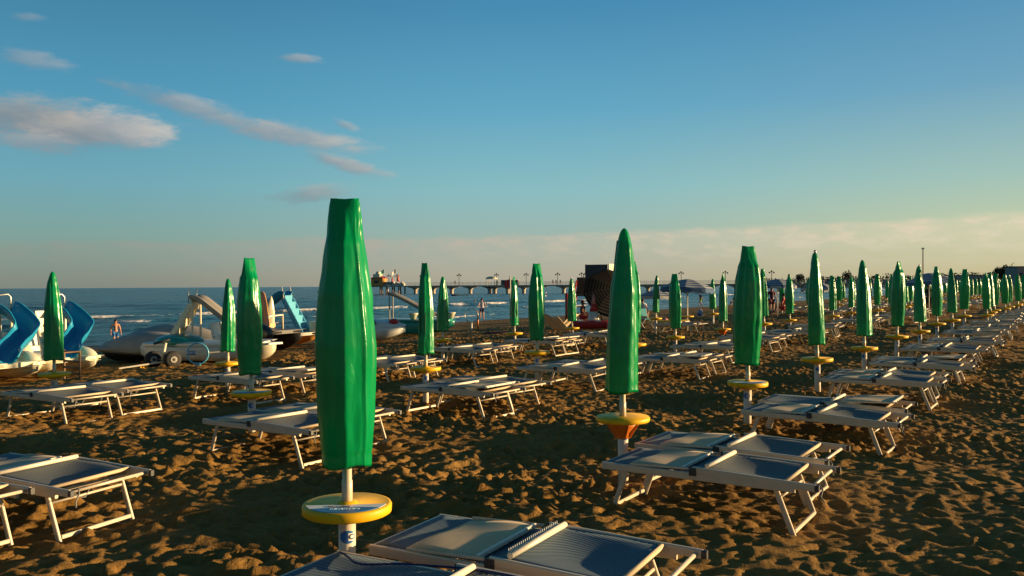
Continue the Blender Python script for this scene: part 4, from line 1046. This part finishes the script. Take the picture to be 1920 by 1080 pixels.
def dark_boat(loc, rz, label):
    e = boat_base('pedal_boat', loc, rz, label, M_darkhull, M_darkhull, L=3.6, gap=1.2, H=.62, W1=.6)
    chute(MB(), [(-2.2, 1.35, 1.72), (-2.0, 1.3, 1.70), (-1.6, 1.0, 1.42), (-1.1, .55, 1.10), (-.6, .1, .82), (-.3, -.2, .72)], .50, .14).build('slide', M_orangef, e)
    for y in (1.15, 1.5): MB().beam((-2.15, y, .6), (-2.15, y, 1.66), .05, .05).build('support', M_slide, e)
    MB().tube([(-.6, .45, .68), (-.6, .45, 1.12), (-.6, 1.05, 1.14), (-.6, 1.05, .68)], .030, 8).build('handrail', M_cream, e)
    seatpair(e, -1.2, .62, M_orangef, 1.2)
    hump(e, (-.5, -.15, .62), (.55, .42, .34), M_darkhull)
    return e
dark_boat(G(522, 668) + Vector((-.3, .5, 0)), ROT_IN + .1, 'dark-hulled pedal boat with an orange slide and a cream rail')
def bow_boat(loc, rz, label):
    e = empty('motor_dinghy', loc, rz, label, 'boat', None)
    hull_mesh(3.2, 1.15, .55, bow=1.2, stern=.5).build('hull', M_creamw, e)
    rings = []
    for i in range(15):
        t = i / 14; x = -3.1 + 3.1 * t; f = max(.04, min(1, (1 - t) / .40)) ** .6; rings.append([(x, math.cos(PI * k / 12) * .56 * f, .55 + math.sin(PI * k / 12) * .30 * f ** .6) for k in range(13)])
    MB().loft(rings).build('foredeck', M_creamw, e)
    MB().ball((-.42, -.10, .74), (.20, .20, .12), 14, 8).build('bow_light', M_red, e)
    tx = child(text_mesh('IDA', .26, 'lettering', M_black, .006), 'lettering', e, (-1.15, -.53, .70), (R(68), 0, 0))
    MB().box((-.1, 0, .55), (3.1 * .0 + .3, .1, .04)).build('rub_rail', M_darkhull, e)
    return e
bow_boat(G(760, 640), R(-12), 'white boat with black letters and a red bow light beside the nearest umbrella')
def teal_boat(loc, rz, label):
    e = boat_base('pedal_boat', loc, rz, label, M_teal, M_teal, L=3.6, gap=1.1, H=.60, W1=.7)
    chute(MB(), [(-2.9, .5, 1.75), (-2.7, .5, 1.72), (-2.2, .5, 1.50), (-1.4, .5, 1.10), (-.7, .5, .78)], .50, .14).build('slide', M_greyf, e)
    for y in (.3, .7): MB().beam((-2.8, y, .6), (-2.8, y, 1.68), .05, .05).build('support', M_greyf, e)
    MB().tube([(-2.85, .3, 1.7), (-2.85, .3, 2.2)], .014, 8).build('handrail', M_steel, e)
    MB().lathe([(.10, .66), (.22, .92), (.24, .94), (.20, .96)], 16, (-1.55, .0, 0)).build('seat', M_cream, e); MB().lathe([(.10, .66), (.22, .92), (.24, .94), (.20, .96)], 16, (-.15, 1.0, 0)).build('seat', M_cream, e)
    return e
teal_boat(G(838, 628), R(-14), 'green pedal boat with a grey slide left of the second-row umbrella')
# small white hull end that shows beside the second closed umbrella
e = empty('small_boat', G(512, 676), ROT_IN, 'white boat tip that shows right of the second-row umbrella', 'boat'); hull_mesh(2.6, .7, .42).build('hull', M_cream, e); MB().box((-1.2, 0, .45), (2.4, .66, .05)).build('deck', M_white, e)
# tilted surfboard-like float and a leaning board
o = MB().loft([[(math.cos(a) * w_ * .22, math.sin(a) * .04, z) for a in [2 * PI * k / 12 for k in range(12)]] for z, w_ in ((0, .3), (.3, .8), (.8, 1), (1.3, .8), (1.7, .35), (1.85, .05))]).build('float_board', M_cream, None, G(497, 655)); o.rotation_euler = (0, .12, R(20)); tag(o, 'cream float board standing upright behind the second-row umbrella', 'float board')

# metal rack beside the second boat
rk = empty('metal_rack', G(150, 712), R(60), 'dark metal rack standing beside the cream boat tip', 'rack')
for y in (0, .55): MB().beam((0, y, -.05), (0, y, .62), .04, .04).build('post', M_wood, rk)
for z in (.12, .25, .38, .58): MB().beam((.0, .02, z), (.0, .53, z), .03, .05).build('slat', M_wood, rk)
MB().beam((-.5, 0, .60), (.02, 0, .60), .03, .03).build('arm', M_wood, rk)

# boat trolley
tl = empty('boat_trolley', G(306, 690), R(12), 'two-wheeled boat trolley with a raised tow arm in front of the grey boat', 'trolley')
for y_, x_ in ((0, -.26), (0, .22)):
    wh = MB(); wh.lathe([(.06, -.07), (.14, -.075), (.205, -.05), (.215, 0), (.205, .05), (.14, .075), (.06, .07)], 28); o = wh.build('wheel', M_rubber, tl, (x_, y_ + (.15 if x_ < 0 else 0), .205)); o.rotation_euler = (R(90), 0, R(28))
    rm = MB(); rm.lathe([(.02, -.060), (.06, -.085), (.09, -.078), (.05, -.06)], 18); rm.build('rim', M_greyf, o)
    rm = MB(); rm.lathe([(.05, .06), (.09, .078), (.06, .085), (.02, .060)], 18); rm.build('rim', M_greyf, o)
MB().tube([(-.26, .15, .205), (.22, 0, .205)], .03, 10).build('axle', M_dark, tl)
MB().beam((0, .05, .15), (-.95, -.30, .04), .05, .04).build('tow_bar', M_white, tl)
MB().tube([(-.02, 0, .2), (.06, .02, .62)], .035, 10).build('post', M_cream, tl)
MB().tube([(-.22, .0, .60), (.16, .03, .70)], .028, 8).build('handle', M_rubber, tl)

# ring signs
def ring_sign(loc, rz, r, m, label, text=None, post=True):
    e = empty('ring_sign', loc, rz, label, 'ring sign')
    z = r + (.05 if not post else .42)
    MB().tube([(math.cos(a) * r, 0, z + math.sin(a) * r) for a in [2 * PI * k / 40 for k in range(40)]], .020, 10, closed=True).build('ring', m, e)
    if text:
        pn = MB().box((0, 0, z + .02), (r * 1.95, .02, .13)).build('banner', M_cream, e)
        bx = MB().box((-r * .55, -.012, z + .02), (r * .72, .006, .11)).build('name_box', M_stblue, pn)
        child(text_mesh(text, .085, 'lettering', M_tagw, .002), 'lettering', pn, (-r * .55, -.018, z + .02), (R(90), 0, 0))
        MB().beam((r, 0, z + .02), (r + .55, .1, z + .05), .03, .03).build('arm', M_cream, e)
    if post: MB().tube([(0, 0, -.2), (0, 0, .44)], .05 if not text else .03, 12).build('post', M_white, e)
    else: MB().box((0, 0, .03), (.12, .06, .10)).build('foot', M_slidel, e)
    return e
ring_sign(G(371, 686), R(5), .26, M_slidel, 'blue ring with a lettered banner across it beside the trolley', 'PORTO', post=False)
ring_sign(G(884, 620), R(10), .33, M_steel, 'thin grey ring on a short white post near the jogger', None)
# chain from the trolley past the ring to the boats
def chain(p, q, sag, n, label):
    mb = MB()
    for k in range(n):
        t = (k + .5) / n; c_ = p.lerp(q, t) - Vector((0, 0, sag * 4 * t * (1 - t))); d_ = (q - p).normalized(); s_ = Vector((0, 0, 1)) if k % 2 else d_.cross(Vector((0, 0, 1)))
        mb.tube([c_ + d_ * math.cos(a) * .045 + s_ * math.sin(a) * .026 for a in [2 * PI * j / 10 for j in range(10)]], .009, 5, closed=True)
    o = mb.build('chain', M_yel); tag(o, label, 'chain'); return o
c0 = G(335, 672) + Vector((0, 0, .22)); c1 = G(262, 694) + Vector((0, 0, .05)); chain(c0, c1, .05, 22, 'rusty yellow chain lying along the trolley tow bar')
chain(G(394, 676) + Vector((0, 0, .35)), G(455, 680) + Vector((0, 0, .12)), .12, 24, 'yellow chain hanging right of the lettered blue ring')

# ------------------------------------------------------------------ lifeguard place
lt = empty('lifeguard_tower', G(1098, 612), R(-14), 'lifeguard tower with a dark board on slanting red legs', 'lifeguard tower')
for sx in (-.55, .55):
    for sy in (-.5, .5): MB().beam((sx * 1.5, sy * 1.3, -.2), (sx * .7, sy * .6, 2.3), .07, .07).build('leg', M_red if sx < 0 else M_wood, lt)
MB().box((0, 0, 1.55), (1.2, 1.0, .08)).build('platform', M_wood, lt)
MB().box((0, .45, 2.0), (1.0, .06, .9)).build('seat_back', M_wood, lt)
bd = MB().box((.52, .2, 2.58), (1.12, .06, 1.0)).build('board', M_dark, lt)
MB().box((1.40, .10, 2.86), (.66, .06, .48), Matrix.Rotation(R(50), 3, 'Z')).build('notice_panel', M_cream, lt)
for x_ in (.0, 1.06, 1.66): MB().beam((x_, .26, 1.9), (x_, .26, 3.10), .05, .05).build('board_post', M_wood, lt)
MB().beam((.02, .2, 2.8), (-.95, .0, .7), .035, .035).build('stay', M_wood, lt)
for k in range(4): MB().beam((-.75 + k * .12, -.55, .35 + .32 * k), (-.1 + k * .03, -.5, .35 + .32 * k), .04, .04).build('rung', M_red, lt)
rb = empty('rescue_boat', G(1152, 616), R(-3), 'red rescue catamaran lying at the foot of the lifeguard tower', 'rescue boat')
for y in (0, .9): hull_mesh(2.7, .34, .32).build('hull', M_red, rb, (0, y, 0))
for x_ in (-.7, -1.5): MB().box((x_, .45, .34), (.22, 1.1, .05)).build('bench', M_cream, rb)
e = empty('marker_cone', G(1113, 613), 0, 'white and red cone standing in front of the lifeguard tower', 'cone')
MB().lathe([(.34, 0), (.20, .75)], 20).build('cone_base', M_white, e); MB().lathe([(.20, .75), (.12, 1.1)], 20).build('cone_band', M_red, e); MB().lathe([(.12, 1.1), (.03, 1.6)], 20).build('cone_tip', M_cloth['pink'], e)
o = MB().tube([(0, 0, -.3), (0, 0, 1.75)], .10, 14).build('red_post', M_red, None, G(1063, 606)); tag(o, 'plain red post standing left of the lifeguard tower', 'post')
# windbreak cloths on loungers and small beach things
def wind(loc, rz, label):
    o = MB().sheet(lambda a, b: (.55 * a - .2, 1.1 * b, .30 + .55 * a + .05 * math.sin(6 * b)), 8, 8, .012).build('raised_sunshade', M_beige, None, loc); o.rotation_euler = (0, 0, rz); tag(o, label, 'sunshade', None)
    return o
wind(G(1030, 636), R(-150), 'beige cloth sunshade propped up left of the second-row umbrella')
wind(G(1055, 632), R(-20), 'beige cloth sunshade propped up right of the second-row umbrella')
e = empty('backpack', G(1313, 594), R(20), 'grey and blue backpack standing alone on open sand', 'backpack'); MB().ball((0, 0, .22), (.16, .22, .27), 14, 10).build('bag', M_cloth['grey'], e); MB().ball((-.10, -.02, .16), (.10, .15, .14), 12, 8).build('pocket', M_cloth['blue'], e); MB().tube([(0, -.05, .44), (0, 0, .52), (0, .05, .44)], .015, 6).build('handle', M_cloth['grey'], e)
o = MB().ball((0, 0, .13), .16, 18, 12).build('beach_ball', M_cloth['pink'], None, G(1247, 607)); tag(o, 'pale pink ball on the sand behind the loungers', 'ball')
e = empty('life_buoy', G(930, 626), 0, 'small red thing lying on the sand right of the ring post', 'cloth'); MB().ball((0, 0, .03), (.55, .25, .07), 14, 8).build('cloth', M_cloth['maroon'], e)
e.name = 'beach_towel'
o = MB().sheet(lambda a, b: (.9 * a, .5 * b, .06 + .03 * math.sin(7 * a + 3 * b)), 8, 6, .02).build('beach_towel', M_cloth['orange'], None, G(992, 628)); tag(o, 'orange towel lying flat left of the propped sunshades', 'towel')
o = MB().tube([(0, 0, -.2), (0, 0, .95)], .045, 10).build('wooden_stake', M_orange, None, G(896, 618)); tag(o, 'orange stake stuck in the sand beside the thin ring', 'stake')
# extra plastic chair and board right of the lifeguard umbrella
ch_ = empty('beach_chair', G(1212, 616), R(-60), 'white folding chair with green cloth right of the large striped parasol', 'chair')
for y in (-.25, .25):
    for (a, b) in (((-.2, y, .0), (.25, y, .42)), ((.2, y, .0), (-.25, y, .46)), ((-.22, y, .40), (-.36, y, .85))): MB().tube([a, b], .02, 8).build('leg' if b[2] < .6 else 'back_post', M_white, ch_)
MB().box((0, 0, .42), (.5, .5, .03)).build('seat', M_cloth['towel'], ch_); MB().box((-.31, 0, .68), (.03, .5, .34), Matrix.Rotation(-.3, 3, 'Y')).build('backrest', M_cloth['towel'], ch_)
o = MB().beam((0, 0, .22), (1.9, .5, .24), .45, .08).build('float_board', M_yel, None, G(1216, 612)); tag(o, 'long yellow float board lying beside the white folding chair', 'float board')

# ------------------------------------------------------------------ things in the water
def water_pt(x, y): return W_(x, y)
p = water_pt(598, 574); e = empty('channel_marker', p, 0, 'red and white striped marker post with a white box on top, in the sea', 'marker')
for k in range(8): MB().tube([(0, 0, -.4 + k * .26), (0, 0, -.14 + k * .26)], .09, 10).build('band', M_red if k % 2 else M_white, e)
MB().box((0, 0, 1.95), (.36, .30, .34)).build('box', M_white, e)
e = empty('motor_boat', water_pt(530, 552), R(10), 'small pink and white motor boat far out on the sea', 'boat'); hull_mesh(2.6, 1.0, .6, bow=.9).build('hull', M_cloth['pink'], e, (1.3, 0, -.15)); MB().box((-.2, 0, .6), (.9, .7, .35)).build('cabin', M_white, e)
pa, pb = water_pt(846, 555), water_pt(876, 555)
e = empty('floating_barrier', pa, 0, 'black and white floating barrier in the sea in front of the pier', 'float')
L_ = (pb - pa).length; MB().tube([(0, 0, .1), (L_ * .36, 0, .1)], .32, 10).build('black_float', M_darkhull, e)
for k in range(6): MB().box((L_ * .42 + k * L_ * .11, 0, .22), (L_ * .075, .4, .42)).build('white_float', M_cream, e)
for x_, y_ in ((1022, 554), (1023, 548)):
    o = MB().ball((0, 0, .1), .32, 14, 10).build('buoy', M_white, None, water_pt(x_, y_ + 2)); tag(o, 'white mooring buoy %s, seen between two umbrellas' % ('nearer the shore' if y_ > 550 else 'farther out'), 'buoy')
fp = G(957, 603) ; e = empty('flag_pole', fp, 0, 'white pole flying a red flag, behind the slim third-row umbrella', 'flag pole')
MB().tube([(0, 0, -.4), (0, 0, 3.15)], .05, 10).build('pole', M_white, e)
MB().sheet(lambda a, b: (-.38 * a, .05 * math.sin(6 * a), 2.95 - .52 * b - .12 * a), 10, 8, .01).build('flag', M_red, e)

# ------------------------------------------------------------------ pier
PA = Vector((-52.0, 306.0)); PB = Vector((118.0, 250.0)); pd = (PB - PA).normalized(); PL = (PB - PA).length
prz = math.atan2(pd.y, pd.x)
pier = empty('pier', (PA.x, PA.y, 0), prz, 'long concrete pier on piles crossing the sea behind the beach', 'pier')
MB().box((PL / 2, 0, 1.72), (PL, 4.0, .45)).build('deck', M_conc, pier)
s0 = 0
piers_px = [779, 813, 847, 882, 918, 928, 952, 982, 1013, 1057, 1096, 1130, 1170, 1215, 1250, 1290, 1335, 1380, 1420, 1462, 1505, 1543, 1580]
def pier_s(xp):
    d = _f * FPX + _r * (xp - 960); dd = Vector((d.x, d.y)); det = dd.x * (-pd.y) + dd.y * pd.x
    # EYE + dd*t = PA + pd*s
    return (dd.x * PA.y - dd.y * PA.x) / -det if False else ((PA.x * dd.y - PA.y * dd.x) / (dd.x * pd.y - dd.y * pd.x))
for xp in piers_px:
    s_ = pier_s(xp); m = MB(); m.beam((s_, 0, -2.0), (s_, 0, .55), 1.1, 1.1)
    m.loft([[(s_ + a * .55, b * .6, .5) for a, b in ((-1, -1), (1, -1), (1, 1), (-1, 1))], [(s_ + a * .8, b * .9, .95) for a, b in ((-1, -1), (1, -1), (1, 1), (-1, 1))], [(s_ + a * 2.1, b * 1.9, 1.30) for a, b in ((-1, -1), (1, -1), (1, 1), (-1, 1))], [(s_ + a * 2.2, b * 1.95, 1.5) for a, b in ((-1, -1), (1, -1), (1, 1), (-1, 1))]], smooth=False)
    m.build('pile', M_conc, pier)
sA, sB = pier_s(716), pier_s(762)
for k in range(9):
    s_ = sA + (sB - sA) * k / 8; MB().beam((s_, -1.2 - (k % 2), -2), (s_, -1.2 - (k % 2), 1.5), .45, .45).build('pile', M_wood, pier)
rl = MB()
for y in (-1.95, 1.95):
    for z in (2.30, 2.62, 2.95): rl.beam((0, y, z), (PL, y, z), .06, .07)
    for k in range(int(PL / 2.0)): rl.beam((k * 2.0, y, 1.95), (k * 2.0, y, 2.95), .08, .08)
rl.build('railing', M_steel, pier)
def on_pier(xp, dy_=0.0): s_ = pier_s(xp); q = PA + pd * s_ + Vector((-pd.y, pd.x)) * dy_; return Vector((q.x, q.y, 1.945))
lamp0 = None
for xp in (728, 743, 790, 860, 930, 986, 1045, 1090, 1277, 1360, 1447):
    if lamp0 is None:
        lamp0 = empty('pier_lamp', on_pier(xp, .5), prz, 'twin-globe lamp post standing on the pier', 'street lamp', 'twin-globe lamps along the pier')
        MB().tube([(0, 0, 0), (0, 0, 3.6)], .10, 8).build('pole', M_dark, lamp0)
        MB().tube([(-.65, 0, 3.35), (-.35, 0, 3.65), (.35, 0, 3.65), (.65, 0, 3.35)], .06, 6).build('arm', M_dark, lamp0)
        for sx in (-.65, 0, .65): MB().lathe([(.10, 0), (.30, .10), (.22, .40), (.05, .5)], 10, (sx, 0, 3.15 if sx else 3.6)).build('lantern', M_dark, lamp0)
    else: c_ = copy_tree(lamp0); c_.location = on_pier(xp, .5)
e = empty('pier_shelter', on_pier(922, 0), prz, 'cream shelter with an arched roof on the pier', 'shelter')
for sx in (-1.4, 1.4):
    for sy in (-1, 1): MB().beam((sx, sy, 0), (sx, sy, 2.2), .16, .16).build('post', M_cream, e)
MB().loft([[(math.cos(a) * 1.75, y, 2.1 + math.sin(a) * .85) for a in [PI * k / 12 for k in range(13)]] for y in (-1.3, 1.3)]).build('roof', M_cream, e)
e = empty('kiosk', on_pier(719, -1.0), prz, 'red and cream kiosk building at the left end of the pier', 'kiosk')
MB().box((-1.2, 0, 1.3), (4.6, 3.4, 2.6)).build('wall', M_orangef, e); MB().box((-1.6, -.2, 3.3), (2.4, 2.6, 1.7)).build('upper_wall', M_cream, e); MB().loft([[(-3.8, -2, 2.6), (1.3, -2, 2.6), (1.3, 2, 2.6), (-3.8, 2, 2.6)], [(-2.8, -.8, 3.3), (.4, -.8, 3.3), (.4, .8, 3.3), (-2.8, .8, 3.3)]], smooth=False).build('roof', M_red, e); MB().ball((-1.5, 0, 4.4), (1.0, 1.0, .8), 12, 8).build('dome', M_cream, e)
MB().box((-1.4, -1.75, 1.4), (1.6, .08, .9)).build('window', M_dark, e)
e = empty('pier_counter', on_pier(733, -1.2), prz, 'white counter with dark openings on the pier', 'counter'); MB().box((0, 0, .7), (3.6, 1.2, 1.4)).build('wall', M_white, e)
for k in range(3): MB().box((-1.1 + 1.1 * k, -.62, .8), (.6, .05, .8)).build('opening', M_darkhull, e)
for xp, hh, mm, l in ((738, 3.0, M_red, 'short'), (749, 4.0, M_red, 'tall')):
    e = empty('folded_parasol', on_pier(xp, -1), 0, '%s red folded parasol standing on the pier end' % l, 'parasol'); MB().tube([(0, 0, 0), (0, 0, hh * .4)], .06, 8).build('pole', M_white, e); MB().lathe([(.35, hh * .35), (.38, hh * .5), (.22, hh * .9), (.05, hh)], 12).build('canopy', mm, e)
e = empty('pier_counter', on_pier(752, -1.2), prz, 'white low stall with peaked covers at the pier end', 'stall'); MB().box((0, 0, .4), (4.0, 1.4, .8)).build('wall', M_white, e)
for k in range(2): MB().lathe([(.8, .8), (.05, 1.5)], 10, (-1 + 2 * k, 0, 0)).build('cover', M_white, e)
for xp, mm, l in ((719, M_teal, 'green and white'), (741, M_cloth['white'], 'white and red')):
    e = empty('flag_pole', on_pier(xp, 0), R(20), 'slanting pole with a %s flag at the pier end' % l, 'flag pole')
    MB().tube([(0, 0, 0), (.3, 0, 6.2)], .06, 8).build('pole', M_white, e); MB().sheet(lambda a, b: (.25 - 1.7 * a, .1 * math.sin(5 * a), 5.9 - 1.3 * b - 1.3 * a), 8, 5, .02).build('flag', mm, e)
for xp, l in ((855, 'left of the arched shelter'), (934, 'right of the arched shelter'), (1038, 'leftmost of three together'), (1044, 'middle of three together'), (1052, 'rightmost of three together')):
    person(on_pier(xp, -.8), R(-70), 'stand', 'dark figure on the pier, ' + l, 'black', 'black', M_skin2)
o = MB().box((0, 0, .8), (6.0, 1.5, 1.6)).build('pier_hut', M_dark, None, on_pier(956, .2)); o.rotation_euler = (0, 0, prz); tag(o, 'low dark hut on the pier beside the red flag pole', 'hut')
MB().box((0, 0, 1.66), (6.4, 1.9, .10)).build('roof', M_conc, o)

# ------------------------------------------------------------------ far shore, trees, buildings
def far_pt(x, Y): d = _f * FPX + _r * (x - 960); return Vector((d.x * Y / d.y, Y, 0))
M_leaf = mat('dark_foliage', (0.045, 0.055, 0.022), 0.9, vary=0.45, vscale=0.25)
M_far = mat('far_ground', (0.16, 0.13, 0.08), 0.95, vary=0.2, vscale=0.05)
xs = np.linspace(1385, 2150, 40); mb = MB()
mb.loft([[far_pt(x, 620) + Vector((0, 0, SEA - 1)), far_pt(x, 640) + Vector((0, 0, .4)), far_pt(x, 720) + Vector((0, 0, 1.0)), far_pt(x, 1500) + Vector((0, 0, 1.2)), far_pt(x, 1500) + Vector((0, 0, SEA - 1))] for x in xs], closed=True)
o = mb.build('far_shore', M_far); tag(o, kind='structure')
rng = np.random.default_rng(8)
def crown_cards(mb, c_, r, n, size, seed):
    g = np.random.default_rng(seed)
    for _ in range(n):
        d_ = g.normal(size=3); d_ /= np.linalg.norm(d_); rr = g.uniform(.45, 1.0) ** .5 * (1 + .18 * math.sin(5 * d_[0] + seed) + .15 * math.sin(7 * d_[2]))
        p_ = Vector((c_[0] + d_[0] * r[0] * rr, c_[1] + d_[1] * r[1] * rr, c_[2] + d_[2] * r[2] * rr)); a = Vector(g.normal(size=3)).normalized(); b = a.cross(Vector(g.normal(size=3))).normalized(); s_ = size * g.uniform(.5, 1.2)
        mb.add([p_ - a * s_, p_ + b * s_ * .6, p_ + a * s_, p_ - b * s_ * .6], [(0, 1, 2, 3)])
wood = MB()
for x in np.arange(1395, 2100, 5.2):
    Y = rng.uniform(655, 700); hpx = 9.5 + 11 * max(0, (x - 1400) / 480) + 1.6 * math.sin(x * .05) + rng.uniform(-1.2, 1.6)
    h_ = max(2.5, hpx / FPX * Y + .6); p_ = far_pt(x, Y); crown_cards(wood, (p_.x, p_.y, .8 + h_ * .5), (2.6, 3, h_ * .55), 46, 1.0, int(x))
wo = wood.build('far_wood', M_leaf); tag(wo, 'low dark line of woodland along the far shore', 'woodland', kind='stuff')
def tree(x, Y, h_, wd, label, seed):
    p_ = far_pt(x, Y); e = empty('tree', (p_.x, p_.y, .8), 0, label, 'tree', 'larger trees on the far shore')
    MB().tube([(0, 0, -1), (.1, 0, h_ * .3), (0, .1, h_ * .6)], [.35, .25, .12], 8).build('trunk', M_wood, e)
    m = MB()
    for k in range(6):
        a = seed + k * 1.1; crown_cards(m, (math.cos(a) * wd * .45, math.sin(a) * wd * .4, h_ * (.55 + .08 * (k % 3))), (wd * .42, wd * .42, h_ * .28), 130, .55, seed * 10 + k)
    m.build('crown', M_leaf, e)
for i, (x, Y, h_, wd, l) in enumerate(((1884, 420, 9.6, 4.4, 'rounded tree left of the grey building at the right edge'), (1893, 425, 10.4, 4.0, 'tallest tree beside the grey building at the right edge'), (1874, 430, 9.0, 3.6, 'lower tree farthest left in the clump by the grey building'), (1500, 640, 8.8, 4, 'small tree standing above the woodland in the middle'), (1588, 650, 10.8, 4.5, 'small round tree above the woodland behind the closed umbrellas'))):
    tree(x, Y, h_, wd, l, i + 2)
M_bld = mat('pale_render', (0.30, 0.28, 0.25), 0.85, vary=0.15, vscale=.3)
def building(x0, x1, Y, h_, label, roof=False, wins=0, mt=M_bld):
    a, b = far_pt(x0, Y), far_pt(x1, Y); L_ = (b - a).length; e = empty('far_building', (a.x, a.y, .6), 0, label, 'building')
    MB().box((L_ / 2, 5, h_ / 2), (L_, 10, h_)).build('wall', mt, e)
    MB().box((L_ / 2, 5, h_ + .15), (L_ + 1, 11, .3)).build('roof', M_dark, e)
    for k in range(wins): MB().box((L_ * (k + .5) / wins, -.02, h_ * .5), (L_ / wins * .45, .12, h_ * .35)).build('window', M_dark, e)
building(1908, 1975, 400, 8.6, 'grey flat-roofed building at the right photo edge', wins=5)
building(1545, 1615, 610, 3.4, 'long low pale building left of the thin mast', wins=8)
building(1630, 1700, 605, 3.6, 'long low grey building behind the front-row umbrellas', wins=7)
building(1765, 1862, 560, 6.2, 'long dark-roofed building behind the right-hand umbrellas', wins=9)
p_ = G(1731, 585); e = empty('mast', p_, 0, 'tall thin mast rising behind the right-hand umbrellas', 'mast')
hm = (530 - 465) / FPX * p_.y + 1.78 - p_.z; MB().tube([(0, 0, -.5), (0, 0, hm)], [.05, .03], 8).build('pole', M_wood, e); MB().box((.0, 0, hm), (.14, .1, .10)).build('mast_head', M_steel, e)
